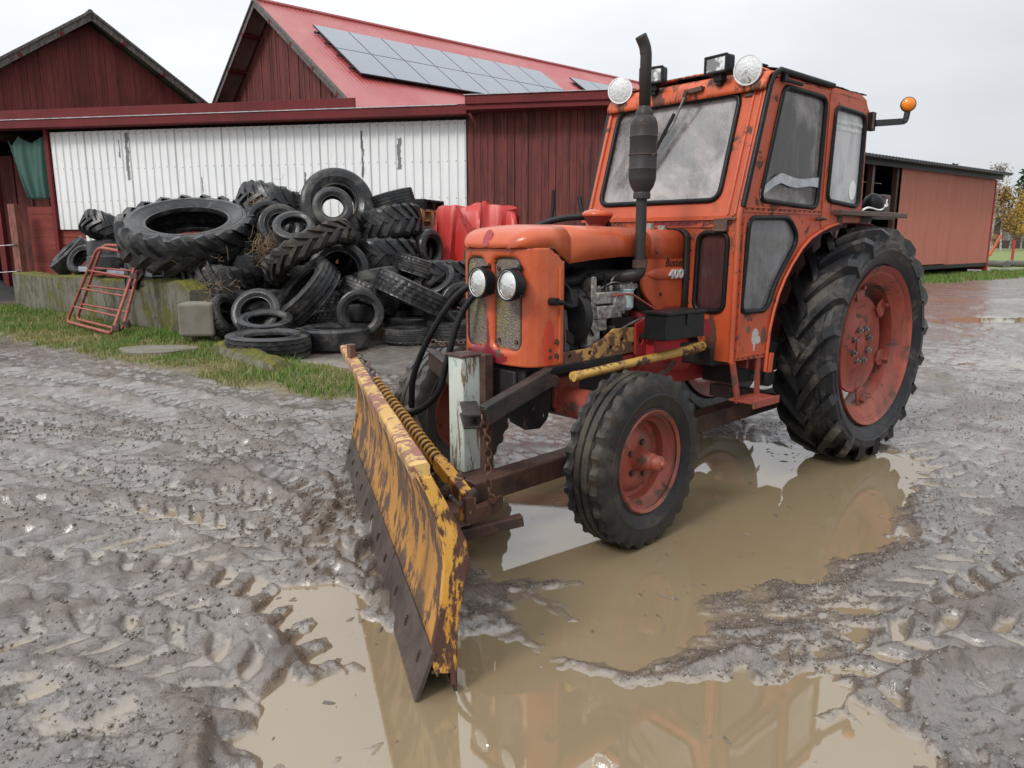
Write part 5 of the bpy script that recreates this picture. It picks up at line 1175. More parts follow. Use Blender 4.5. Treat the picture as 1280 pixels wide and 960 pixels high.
def side(y, s_):
    t = (0, -s_*.028, 0)
    door = part(MB().plate([rp(DOOR, [.01,0,0,.04,.03,.03,.02,0], 3)+ARC, dwin, lwin], fy(y), t), 'door', M['doorp'], None, 0, .004)
    qp = part(MB().plate([QUART, qwin], fy(y), t), 'rear_quarter_panel', cabm, None, 0, .004)
    yo = y+s_*.006
    for nm, l, par, gm in (('door_window', dwin, door, M['glass']), ('lower_window', lwin, door, M['glassdark']), ('quarter_window', qwin, qp, M['glassrear'])):
        g = part(MB().plate([l], fy(y-s_*.008), (0, -s_*.004, 0)), nm, gm, par, 0)
        cx = sum(p[0] for p in l)/len(l); cz = sum(p[1] for p in l)/len(l)
        part(MB().tube([(x, yo-s_*.004, z) for x, z in l]+[(l[0][0], yo-s_*.004, l[0][1])], .0125, 8, False), 'window_seal', M['seal'], g, 60)
    # folded edges and rivets
    mb = MB()
    for a_, b_ in (((1.272,1.425),(.51,1.425)), ((1.272,1.445),(.51,1.445)), ((1.272,.725),(.995,.725))): mb.bar((a_[0], y+s_*.003, a_[1]), (b_[0], y+s_*.003, b_[1]), .006, .006)
    mb.bar((.512, y+s_*.003, 1.36), (.512, y+s_*.003, 2.04), .006, .008); mb.bar((1.262, y+s_*.004, .72), (1.255, y+s_*.004, 1.40), .008, .008)
    part(mb, 'folded_edge', cabm, door, 0)
    mb = MB()
    for k in range(15): mb.lathe([(0,0),(0,.006),(.003,.004),(.004,0)], (1.24-.05*k, y, 1.436), (0, s_, 0), 6)
    for k in range(12): mb.lathe([(0,0),(0,.006),(.003,.004),(.004,0)], (1.268, y, .76+.055*k), (0, s_, 0), 6)
    for k in range(6): mb.lathe([(0,0),(0,.006),(.003,.004),(.004,0)], (1.24-.045*k, y, .715), (0, s_, 0), 6)
    part(mb, 'rivets', M['rust'], door)
    part(MB().tube([(1.282, y+s_*.008, 1.445), (1.115, y+s_*.008, 2.0), (1.085, y+s_*.008, 2.055), (1.03, y+s_*.008, 2.085), (.50, y+s_*.008, 2.078)], .014, 8), 'door_seal', M['seal'], door, 60)
    mb = MB(); mb.tube([(.56, y, 1.40), (.56, y+s_*.035, 1.40)], .010, 8); mb.tube([(.60, y+s_*.035, 1.405), (.53, y+s_*.035, 1.40)], .009, 8); part(mb, 'door_handle', M['rust'], door)
    mb = MB(); mb.bar((1.01, y+s_*.012, 2.045), (.86, y+s_*.03, 2.035), .014, .012); mb.box((1.0, y+s_*.012, 2.05), (.03, .03, .03)); part(mb, 'top_catch', M['seal'], door)
    # inner red fender and its lip
    ar = [(.995,.625),(.99,.70),(.985,.756),(.975,.84),(.95,.929),(.91,1.02),(.858,1.098),(.80,1.165),(.706,1.248),(.62,1.30),(.515,1.337),(.42,1.362),(.33,1.378),(.2,1.386),(.073,1.387),(-.10,1.38),(-.25,1.35)]
    part(MB().grid([[(x, y+s_*.004, z), (x, CY+s_*.20, z)] for x, z in ar]), 'fender', M['maroon'], None, 50, solid=.005)
    part(MB().tube([(x, y+s_*.008, z) for x, z in ar[:13]], .009, 8), 'fender_lip', cabm, door, 60)
    mb = MB(); mb.plate([[(1.0,.62)]+ar+[(-.25,.9),(.3,.62)]], fy(CY+s_*.20), (0, s_*.004, 0)); part(mb, 'fender_inner', M['maroon'], None, 0)
    return door, qp
dl, ql = side(YA, 1); dr, qr = side(YB, -1)
# tape, stickers
P = [[(1.135-.585*u, YA+.004, 1.50+.085*min(1, u*3.2)-.02*u+.010*sin(9*u)-.013), (1.135-.585*u, YA+.005, 1.53+.085*min(1, u*3.2)-.02*u+.010*sin(8*u)+.006*u)] for u in [k/24 for k in range(25)]]
part(MB().grid(P), 'tape_strip', M['tape'], dl, 0, solid=.002)
mb = MB(); mb.lathe([(0,0),(0,.040),(.001,.040),(.001,0)], (0,0,0), (0,1,0), 28); mb.v = [(.165+x, YA-.006+y, 1.565+z*1.35) for x, y, z in mb.v]; part(mb, 'round_sticker', M['sticker'], ql)
text('BYGGNADS- ENTREPRENAD', .0245, M['sticker'], ql, txm(.430, YA-.004, 1.905), 'window_lettering', .001, 0)
text('070-53 11 47  070-26 41 17', .0245, M['sticker'], ql, txm(.430, YA-.004, 1.872), 'window_lettering', .001, 0)
# front lower scuttle panel
flwin = rp([(.225,.945),(.395,.945),(.402,1.325),(.235,1.325)], .05, 5)
flw2 = [(2*CY-y, z) for y, z in flwin][::-1]
fp = part(MB().plate([[(YB,.70),(YB+.15,.70),(YB+.20,.92),(.20,.92),(.30,.70),(YA,.70),(YA,1.40),(YB,1.40)], flwin, flw2], lambda y, z: (1.29, y, z), (-.02, 0, 0)), 'front_panel', M['panelp'], None, 0, .004)
for l in (flwin, flw2):
    g = part(MB().plate([l], lambda y, z: (1.283, y, z), (-.004, 0, 0)), 'scuttle_window', M['glassred'], fp, 0)
    part(MB().tube([(1.293, y, z) for y, z in l]+[(1.293, *l[0])], .013, 8, False), 'window_seal', M['seal'], g, 60)
mb = MB(); mb.box((1.294, CY, 1.395), (.012, YA-YB, .018)); mb.box((1.294, CY, 1.355), (.006, YA-YB-.1, .006)); part(mb, 'panel_rail', cabm, fp, 0)
mb = MB()
for k in range(20): mb.lathe([(0,0),(0,.005),(.003,.004),(.004,0)], (1.298, YB+.08+.05*k, 1.375), (1,0,0), 6)
for z in (1.30, 1.24, 1.1, .98): mb.lathe([(0,0),(0,.006),(.004,0)], (1.291, .192, z), (1,0,0), 6)
part(mb, 'rivets', M['rust'], fp)
mb = MB(); mb.box((1.30, .365, 1.362), (.02, .075, .06)); mb.tube([(1.315,.34,1.335),(1.315,.40,1.335)], .006, 8); mb.box((1.305, .42, 1.39), (.01, .06, .012)); part(mb, 'hinge', M['rust'], fp, 0, .003)
# windscreen frame on the raked plane
def fx(y, z): return (XF(z), y, z)
wwin = rp([(-.448,1.480),(.322,1.480),(.318,1.990),(-.452,1.990)], .06, 6)
wf = part(MB().plate([[(YB,1.402),(YA,1.402),(YA,2.0),(YA-.05,2.06),(YB+.05,2.06),(YB,2.0)], wwin], fx, (-.022, 0, -.004)), 'windscreen_frame', cabm, None, 0, .004)
g = part(MB().plate([wwin], lambda y, z: (XF(z)-.010, y, z), (-.004, 0, -.001)), 'windscreen', M['glass'], wf, 0)
part(MB().tube([(XF(z)+.004, y, z) for y, z in wwin]+[(XF(wwin[0][1])+.004, *wwin[0])], .0135, 8, False), 'window_seal', M['seal'], g, 60)
for y_ in (.392, .432): part(MB().tube([(1.292, y_, 1.41), (XF(2.04)+.003, y_, 2.04)], .006, 6), 'pillar_fold', cabm, wf, 60)
part(MB().tube([(XF(z)+.002, YA-.006, z) for z in (.70,1.0,1.39,1.42,1.7,2.0)]+[(1.085, YA-.02, 2.05)], .014, 8), 'corner_post', cabm, None, 60)
part(MB().tube([(XF(z)+.002, YB+.006, z) for z in (.70,1.0,1.39,1.42,1.7,2.0)]+[(1.085, YB+.02, 2.05)], .014, 8), 'corner_post', cabm, None, 60)
# roof: front header roll, skin, weathered felt
M['roofo'] = worn('roof_paint', (.54,.088,.026), (.07,.030,.02), .78, .0, fade=(.60,.15,.06), fadeamt=.7, grime=.5, rough=.5, scale=6, st=(1,2.2,1))
P = []
for i in range(25):
    y = YB-.005+(YA-YB+.01)*i/24; e_ = min(1, min(i, 24-i)/3.0); row = []
    for k in range(9):
        a = radians(-8+100*k/8); row.append((1.055+.085*cos(a), y, 2.0+.092*sin(a)*(.80+.2*e_)))
    P.append(row)
part(MB().grid(P), 'roof_header', M['roofo'], None, 60, solid=.006)
P = []
for i in range(22):
    u = i/21; x = 1.075-1.02*u; row = []
    for j in range(17):
        v = j/16; y = YB+(YA-YB)*v; e_ = min(v, 1-v)*2; ex_ = min(1, (1-u)*9)
        row.append((x, y, 2.092+.03*sin(pi*v)*(1 if u < .9 else .7)-.035*(1-min(1, e_*9))**2-.05*(1-ex_)**2-.012*u))
    P.append(row)
rf = part(MB().grid(P), 'roof', M['roofo'], None, 60, solid=.008)
P = []
for i in range(40):
    u = i/39; x = 1.02-.95*u; row = []
    for j in range(15):
        v = j/14; y = YB+.02+(YA-YB-.03)*v; row.append((x+.01*sin(7*v), y, 2.106+.03*sin(pi*v)-.012*u+.004*rnd.uniform(-1, 1)-(.014 if j in (0, 14) else 0)))
    P.append(row)
part(MB().grid(P), 'roof_covering', M['seal'], rf, 60, solid=.006)
mb = MB(); mb.box((1.05, .15, 2.115), (.05, .50, .006)); part(mb, 'rain_strip', M['seal'], rf)
# rear wall with large window, posts
rwin = rp([(YB+.09,1.47),(YA-.09,1.47),(YA-.09,1.98),(YB+.09,1.98)], .05, 5)
rw = part(MB().plate([[(YB,1.38),(YA,1.38),(YA,2.0),(YA-.05,2.07),(YB+.05,2.07),(YB,2.0)], rwin], lambda y, z: (.055, y, z), (.02, 0, 0)), 'rear_wall', cabm, None, 0, .004)
g = part(MB().plate([rwin], lambda y, z: (.06, y, z), (.004, 0, 0)), 'rear_window', M['glass'], rw, 0)
part(MB().tube([(.052, y, z) for y, z in rwin]+[(.052, *rwin[0])], .012, 8, False), 'window_seal', M['seal'], g, 60)
# interior
mb = MB(); mb.box((.35, CY, .95), (.45, .40, .5)); mb.box((.75, CY, .72), (1.0, .7, .03)); part(mb, 'cab_floor', M['maroon'], None, 0, .02)
mb = MB(); mb.box((.42, CY, 1.24), (.42, .44, .10)); mb.box((.22, CY, 1.44), (.09, .44, .42)); part(mb, 'seat', M['seat'], None, 40, .03)
sw = Matrix.Rotation(radians(-28), 3, 'Y'); mb = MB(); c_ = Vector((.86, CY, 1.475)); mb.tube([c_+sw @ Vector((.20*cos(a), .20*sin(a), 0)) for a in [2*pi*k/32 for k in range(33)]], .011, 8, False)
for a in (90, 210, 330): mb.tube([c_, c_+sw @ Vector((.20*cos(radians(a)), .20*sin(radians(a)), 0))], .007, 6)
mb.tube([c_, (1.20, CY, .98)], .022, 10); part(mb, 'steering_wheel', M['plastic'], None, 60)
mb = MB(); mb.box((1.22, CY, 1.18), (.10, .40, .26)); part(mb, 'dashboard', M['maroon'], None, 0, .02)
mb = MB()
for k in range(5): mb.tube(smooth_path([(1.24, .22+.03*k, 1.28), (1.22, .24+.035*k, 1.1), (1.25, .23+.04*k, .92)]), .007, 6)
mb.tube([(1.20,.30,1.20),(1.20,.30,.72)], .012, 8); part(mb, 'control_cables', M['rubber'])
mb = MB(); mb.box((1.10, .25, 1.0), (.02, .36, .7)); part(mb, 'bulkhead', M['maroon'])
part(MB().box((.09, -.16, 1.72), (.04, .07, .62)), 'rear_window_post', M['dark']); part(MB().box((.60, CY, 2.05), (.95, .90, .02)), 'headliner', M['dark']); part(MB().box((1.03, .10, 1.94), (.02, .36, .12), Matrix.Rotation(radians(-16), 3, 'Y')), 'added_dark_panel', M['dark'])  # last one: dark panel added inside to darken the top of the windscreen
part(MB().tube(smooth_path([(.95, .22, 1.25), (.90, .26, 1.45), (.93, .25, 1.55)]), .012, 8).lathe([(0,0),(.02,.02),(.04,0)], (.93,.25,1.54), (0,0,1), 10), 'gear_lever', M['plastic'])
# ---- rear wooden shelf, lamp and flasher
sh = part(MB().box((-.05, .43, 1.437), (.86, .16, .03)).bar((-.02, .46, 1.437), (-.53, .36, 1.432), .10, .03), 'rear_shelf', M['wood'], None, 0, .005)
part(MB().bar((.30, .44, 1.43), (.30, .44, 1.37), .05, .05), 'shelf_bracket', M['rust'], sh, 0); part(MB().bar((-.18, .40, 1.425), (-.02, .38, 1.38), .06, .04), 'shelf_bracket', M['rust'], sh, 0)
rl = part(MB().box((-.36, .38, 1.505), (.10, .10, .11)).box((-.30, .40, 1.50), (.03, .09, .12)), 'rear_lamp', M['wood'], None, 0, .008)
part(MB().lathe([(0,.062),(.03,.061),(.06,.046),(.082,.018),(.088,0)], (-.24,.40,1.487), (.5,.1,.85), 24), 'lamp_bowl', M['plastic'], rl, 60)
part(MB().tube(smooth_path([(-.33,.43,1.51),(-.28,.45,1.49),(-.2,.46,1.465),(-.05,.46,1.475),(.05,.47,1.46)]), .006, 6).tube(smooth_path([(-.32,.435,1.52),(-.34,.44,1.50),(-.31,.44,1.49),(-.33,.44,1.53)]), .006, 6), 'lamp_cable', M['sticker'], rl, 60)
ia = part(MB().box((.035, .47, 1.945), (.045, .03, .10)).bar((.03, .48, 1.935), (-.30, .50, 1.975), .03, .035).tube(smooth_path([(-.28, .50, 1.972), (-.335, .50, 1.985), (-.355, .50, 2.03), (-.355, .50, 2.05)]), .018, 8), 'indicator_arm', M['plastic'], None, 40, .003)
part(MB().tube([(.05, .485, 1.985), (.05, .485, 1.905)], .008, 8), 'arm_bolt', M['rust'], ia)
il = part(MB().lathe([(-.03,0),(-.03,.034),(.0,.043),(.012,.043),(.012,0)], (-.355,.50,2.075), (.80,.55,0), 28), 'indicator_light', M['plastic'], ia, 40)
part(MB().lathe([(.012,.039),(.024,.036),(.032,.024),(.036,0)], (-.355,.50,2.075), (.80,.55,0), 28), 'lens', M['amber'], il, 60)
# ---- roof lamps
def round_lamp(y, z, ax, x=1.175):
    h = part(MB().lathe([(-.075,0),(-.07,.03),(-.045,.056),(-.01,.067),(.0,.068),(.006,.065),(.0,.061)], (x, y, z), ax, 36), 'round_lamp', M['seal'] if y < 0 else M['exhaust'], None, 50)
    part(MB().lathe([(.0,.063),(.006,.0625),(.010,.045),(.013,0)], (x, y, z), ax, 36), 'lens', M['lens'], h, 60)
    part(MB().lathe([(-.004,.063),(-.004,.0695),(.008,.0695),(.008,.063)], (x, y, z), ax, 36, loop=True), 'lens_ring', M['chrome'], h, 40)
    part(MB().tube([(x-.03, y, z-.068), (x-.04, y, z-.105)], .012, 8).box((x-.05, y, z-.108), (.06, .05, .012)), 'bracket', M['rust'], h)
round_lamp(.368, 2.082, (1, .16, -.05), 1.15); round_lamp(-.425, 2.100, (.93, .42, -.03), 1.15)
def work_lamp(y, z, ang):
    x = 1.15; r3 = Matrix.Rotation(radians(ang), 3, 'Z'); c_ = Vector((x, y, z)); T = lambda p: c_+r3 @ Vector(p)
    h = part(MB().box(c_, (.065, .135, .088), r3), 'work_lamp', M['plastic'], None, 0, .012)
    part(MB().box(T((.030, 0, 0)), (.012, .116, .068), r3), 'lens', M['lensclear'], h, 0, .006)
    part(MB().box(T((.034, 0, .038)), (.012, .135, .011), r3).box(T((.034, 0, -.038)), (.012, .135, .011), r3).box(T((.034, .062, 0)), (.012, .011, .085), r3).box(T((.034, -.062, 0)), (.012, .011, .085), r3), 'lamp_bezel', M['plastic'], h, 0, .003)
    part(MB().box(T((-.005, 0, -.058)), (.045, .05, .035), r3).box(T((-.005, 0, -.08)), (.03, .03, .03), r3), 'bracket', M['plastic'], h, 0, .004)
work_lamp(.212, 2.128, -4); work_lamp(-.195, 2.138, 14)
# ---- wiper
wp = part(MB().tube([(1.155, .03, 2.02), (1.17, .03, 2.03), (1.168, .02, 2.005)], .013, 8).bar((1.15, .12, 2.035), (1.15, .03, 2.03), .03, .02), 'wiper', M['rust'])
part(MB().tube([(1.172, .025, 2.005), (1.185, -.03, 1.88), (1.205, -.10, 1.79)], .0065, 6), 'wiper_arm', M['steel'], wp)
part(MB().tube([(1.180, -.03, 1.93), (1.21, -.11, 1.77), (1.245, -.19, 1.62)], .008, 6).tube([(1.185, -.02, 1.925), (1.215, -.10, 1.765), (1.25, -.18, 1.615)], .005, 6), 'wiper_blade', M['seal'], wp)
# ---- steps
st = part(MB().box((1.12, .49, .505), (.24, .14, .012)).box((1.12, .558, .498), (.24, .010, .04)), 'foot_step', M['redaxle'], None, 0, .003)
part(MB().bar((1.30, .47, .70), (1.235, .47, .50), .012, .035), 'step_bracket', M['redaxle'], st, 0); part(MB().bar((1.04, .45, .71), (1.03, .45, .50), .012, .035), 'step_bracket', M['redaxle'], st, 0)
part(MB().bar((.955, .47, .72), (.965, .47, .62), .02, .035), 'fender_stay', M['orange'])
mb = MB()
for (x, z, w_, h_) in ((1.0,.60,.18,.10),(.8,.66,.3,.16),(1.2,.72,.2,.10)): mb.box((x, .25, z), (w_, .2, h_))
mb.tube([(.85,.36,.57),(.85,.42,.57)], .05, 14); part(mb, 'underside', M['engine'], None, 30, .01)

# ================================================================== SNOW PLOUGH
pl_root = empty('snow_plough', TR @ Matrix.Translation((2.9, -.2, 0)), 'worn yellow snow plough blade with a rusty cutting edge, mounted in front of the tractor', 'snow plough')
P0 = Vector((3.415, .838, 0)); e_ = Vector((.406, .9138, 0)); n_ = Vector((.9138, -.406, 0)); PL = 2.42
def Q(s_, o, z): return P0+e_*s_+n_*o+Vector((0, 0, z))
def pp(mb, name, mat, parent=None, smooth=35, bevel=0, solid=0): return mb.build(name, mat, parent or pl_root, smooth, bevel, solid, mw=TR)
curve = [(-.055,.115),(-.072,.18),(-.092,.27),(-.103,.36),(-.101,.45),(-.082,.54),(-.050,.62),(-.024,.672)]
mbd = MB().grid([[Q(-PL*i/30, o, z) for o, z in curve] for i in range(31)])
bl = pp(mbd, 'mouldboard', M['yellow2'], None, 60, solid=.008)
tp = [(-.012,.660),(-.009,.688),(-.014,.697),(-.056,.703),(-.062,.696),(-.062,.660)]
mb = MB().grid([[Q(-PL*i/20-.0, o, z+.002*sin(i*1.7)) for o, z in tp+[tp[0]]] for i in range(21)]); mb.add([Q(0, *t_) for t_ in tp], [tuple(range(6))]); mb.add([Q(-PL, *t_) for t_ in tp], [tuple(range(6))])
pp(mb, 'top_rail', M['yellowtop'], bl, 30, .004)
# bevelled far and near end frames
endp = [(-.050,.115),(-.058,.18),(-.080,.28),(-.093,.40),(-.090,.47),(-.066,.57),(-.030,.665),(-.062,.665),(-.120,.555),(-.158,.472),(-.168,.414),(-.152,.32),(-.135,.252),(-.127,.10),(-.124,.03),(-.110,.03),(-.11,.07),(-.075,.075),(-.07,.06)]
for s0, s1 in ((.008, -.012), (-PL+.012, -PL-.008)):
    mb = MB(); mb.plate([[(o, z) for o, z in endp]], lambda o, z: Q(s0, o, z), e_*(s1-s0)); pp(mb, 'end_plate', M['yellow'], bl, 0, .004)
# back box girder
bk = [(-.165,.43),(-.168,.41),(-.135,.25),(-.127,.08),(-.119,.08),(-.127,.25),(-.160,.41),(-.157,.43),(-.120,.55),(-.062,.66),(-.070,.664),(-.128,.555)]
mb = MB().grid([[Q(-PL*i/12, o, z) for o, z in [(-.125,.05),(-.131,.25),(-.163,.412),(-.157,.468),(-.118,.553),(-.060,.668)]] for i in range(13)]); pp(mb, 'back_sheet', M['yellow'], bl, 40, solid=.006)
pp(MB().bar(Q(.005,-.09,.082), Q(-PL,-.09,.082), .075, .010, ).bar(Q(.005,-.122,.045), Q(-PL,-.122,.045), .010, .07), 'lower_angle', M['rust'], bl, 0)
# cutting edge in two lengths with bolt slots
for a_, b_ in ((.012, -.70), (-.708, -1.58), (-1.586, -2.44)):
    ce = MB(); mm = [Q(a_, 0, .004), Q(a_, -.054, .150), Q(b_, -.054, .150), Q(b_, 0, .004)]; th_ = n_*-.013+Vector((0,0,-.006))
    ce.add(mm+[p+th_ for p in mm], [(0,1,2,3),(7,6,5,4),(0,4,5,1),(1,5,6,2),(2,6,7,3),(3,7,4,0)])
    c_o = pp(ce, 'cutting_edge', M['blade'], None, 0, .003)
    k = a_-.10
    while k > b_+.05:
        mb = MB()
        for dz in (-.012, .010): mb.bar(Q(k+dz*.5, -.030+.004, .075+dz-.014), Q(k+dz*.5, -.036+.004, .095+dz), .012, .012)
        mb.tube([Q(k, -.034, .085), Q(k, -.024, .088)], .012, 6); k -= .22
        pp(mb, 'edge_bolt', M['bolt'], c_o, 30, .003)
# spring trip links
def spring(s0, s1):
    a_ = Q(s0, -.10, .635); b_ = Q(s1, -.27, .415); d = (b_-a_); L_ = d.length; d.normalize(); u = d.orthogonal().normalized(); w_ = d.cross(u); pts = []
    n = 24
    for i in range(n*12+1): a = 2*pi*i/12; pts.append(a_+d*(L_*i/(n*12))+(u*cos(a)+w_*sin(a))*.026)
    sp_ = pp(MB().tube(pts, .0062, 6), 'trip_spring', worn('spring_yellow', (.42,.22,.04), (.09,.05,.03), .45, 0, grime=.7, scale=15), None, 60)
    pp(MB().tube([a_-d*.1, b_+d*.02], .012, 8), 'spring_rod', M['rust'], sp_)
    c_ = b_+d*.26
    pp(MB().bar(b_, c_, .05, .055).box(c_+Vector((0,0,-.04)), (.05,.05,.10)), 'trip_link', M['yellow'], sp_, 0, .006)
    pp(MB().tube([b_+d*.15-w_*.045, b_+d*.15+w_*.045], .018, 10).tube([c_-w_*.045, c_+w_*.045], .016, 10), 'link_pin', M['rust'], sp_)
    return c_
cl_ = spring(-1.62, -.93)
# turntable quadrant, pivot and A-frame
TC = Vector((2.66, -.08, .17))
mb = MB(); P = []
for i in range(25):
    a = radians(-118+236*i/24)+radians(156); ca, sa = cos(a), sin(a); r0, r1 = .235, .275
    P.append([TC+Vector((ca*r1, sa*r1, -.012)), TC+Vector((ca*r1, sa*r1, .045)), TC+Vector((ca*r0, sa*r0, .045)), TC+Vector((ca*r0, sa*r0, .033)), TC+Vector((ca*(r1-.01), sa*(r1-.01), .033)), TC+Vector((ca*(r1-.01), sa*(r1-.01), -.012)), TC+Vector((ca*r1, sa*r1, -.012))])
pp(mb.grid(P), 'turntable', M['rustlite'], None, 40)
pp(MB().bar(TC+Vector((-.05,-.2,0)), TC+Vector((.05,.26,0)), .05, .04).bar(TC+Vector((0,0,.02)), TC+Vector((.23,-.06,.02)), .06, .04), 'turntable_cross', M['rustlite'], None, 0, .004)
pp(MB().tube([TC+Vector((0,0,-.05)), TC+Vector((0,0,.10))], .04, 12).tube([TC+Vector((0,0,.10)), TC+Vector((0,0,.135))], .026, 6).lathe([(.05,.03),(.05,.075),(.075,.075),(.075,.03)], TC, (0,0,1), 24, loop=True), 'pivot', M['rust'])
for a_, b_, w_ in ((TC+Vector((.10,.14,.01)), Q(-.52,-.15,.20), .055), (TC+Vector((.02,-.16,.01)), Q(-1.60,-.15,.20), .055), (TC+Vector((.12,.05,.06)), Q(-.98,-.15,.28), .06)): pp(MB().bar(a_, b_, w_, .05), 'blade_arm', M['yellow'], None, 0, .005)
pp(MB().bar(Vector((2.80,.13,.10)), Vector((2.50,.28,.15)), .045, .045), 'angle_lock', M['rust'], None, 0, .004)
pp(MB().bar((2.62, .07, .245), (.15, .10, .325), .11, .095).bar((.3, -.30, .33), (.3, .2, .33), .08, .08), 'push_beam', M['rust'], None, 0, .006)
# upright post with flaking paint, brackets and hoses
pp(MB().box((2.485, -.12, .535), (.105, .105, .52)), 'upright_post', M['white'], None, 0, .006)
pp(MB().box((2.485, -.12, .797), (.125, .125, .012)).box((2.42, -.075, .50), (.05, .09, .60)).box((2.50, -.12, .26), (.18, .18, .03)), 'post_frame', M['rust'], None, 0, .005)
pp(MB().bar((2.64, .215, .595), (2.285, .225, .715), .010, .075, up=(0,0,1)).bar((2.64, .195, .634), (2.28, .205, .754), .05, .008), 'diagonal_channel', M['rustdark'], None, 0, .004)
pp(MB().bar((2.53, -.04, .60), (2.67, .17, .60), .075, .012).bar((2.53, -.04, .55), (2.67, .17, .55), .075, .012).bar((2.50, -.035, .575), (2.64, .175, .575), .008, .06), 'cross_channel', M['rustdark'], None, 0, .003)
pp(MB().bar((2.47, -.18, .665), (2.30, -.66, .70), .012, .11).bar((2.49, -.17, .72), (2.31, -.66, .755), .05, .012).bar((2.30, -.66, .755), (2.20, -.40, .80), .08, .02), 'side_channel', M['rustdark'], None, 0, .004)
hs = MB()
hs.tube(smooth_path([(2.52, -.50, .50), (2.53, -.46, .66), (2.50, -.36, .86), (2.44, -.24, 1.04), (2.36, -.16, 1.10), (2.25, -.20, 1.02)]), .015, 10)
hs.tube(smooth_path([(2.56, -.53, .475), (2.56, -.40, .50), (2.53, -.27, .60), (2.50, -.235, .75), (2.45, -.20, .95), (2.38, -.16, 1.06), (2.30, -.16, 1.06)]), .015, 10)
pp(hs, 'hydraulic_hose', M['rubber'], None, 60)
pp(MB().tube([(2.50, -.56, .47), (2.62, -.30, .42)], .03, 12), 'hose_coupling', M['rust'])
def chain(pts, name, m, lk=.042, r_=.0045):
    pts = smooth_path(pts, 8); L_ = [0]
    for a_, b_ in zip(pts[:-1], pts[1:]): L_.append(L_[-1]+(b_-a_).length)
    n = int(L_[-1]/(lk*.74)); mb = MB()
    for i in range(n):
        s_ = (i+.5)*L_[-1]/n; k = max(j for j in range(len(L_)) if L_[j] <= s_); k = min(k, len(pts)-2)
        p = pts[k].lerp(pts[k+1], (s_-L_[k])/max(1e-6, L_[k+1]-L_[k])); d = (pts[k+1]-pts[k]).normalized(); u = d.orthogonal().normalized(); w_ = d.cross(u)
        if i % 2: u, w_ = w_, u
        ring = [p+d*(lk/2*cos(a))+u*(lk*.32*sin(a)) for a in [2*pi*j/10 for j in range(11)]]; mb.tube(ring, r_, 5, False)
    return pp(mb, name, m, None, 60)
chain([(2.645, .20, .60), (2.60, .18, .45), (2.60, .18, .30), (2.58, .19, .22)], 'chain', M['rustlite'])
chain([(2.36, -.60, .80), (2.33, -.50, .79), (2.30, -.36, .81), (2.28, -.26, .80)], 'chain', M['rust'])
chain([Q(-1.95,-.02,.715), Q(-1.92,-.08,.70), Q(-1.80,-.13,.62), Q(-1.74,-.14,.56)], 'chain', M['rust'])
pp(MB().box(Q(-1.93,-.03,.735), (.035,.035,.07)), 'marker_stub', M['rustlite'], None, 0, .004)

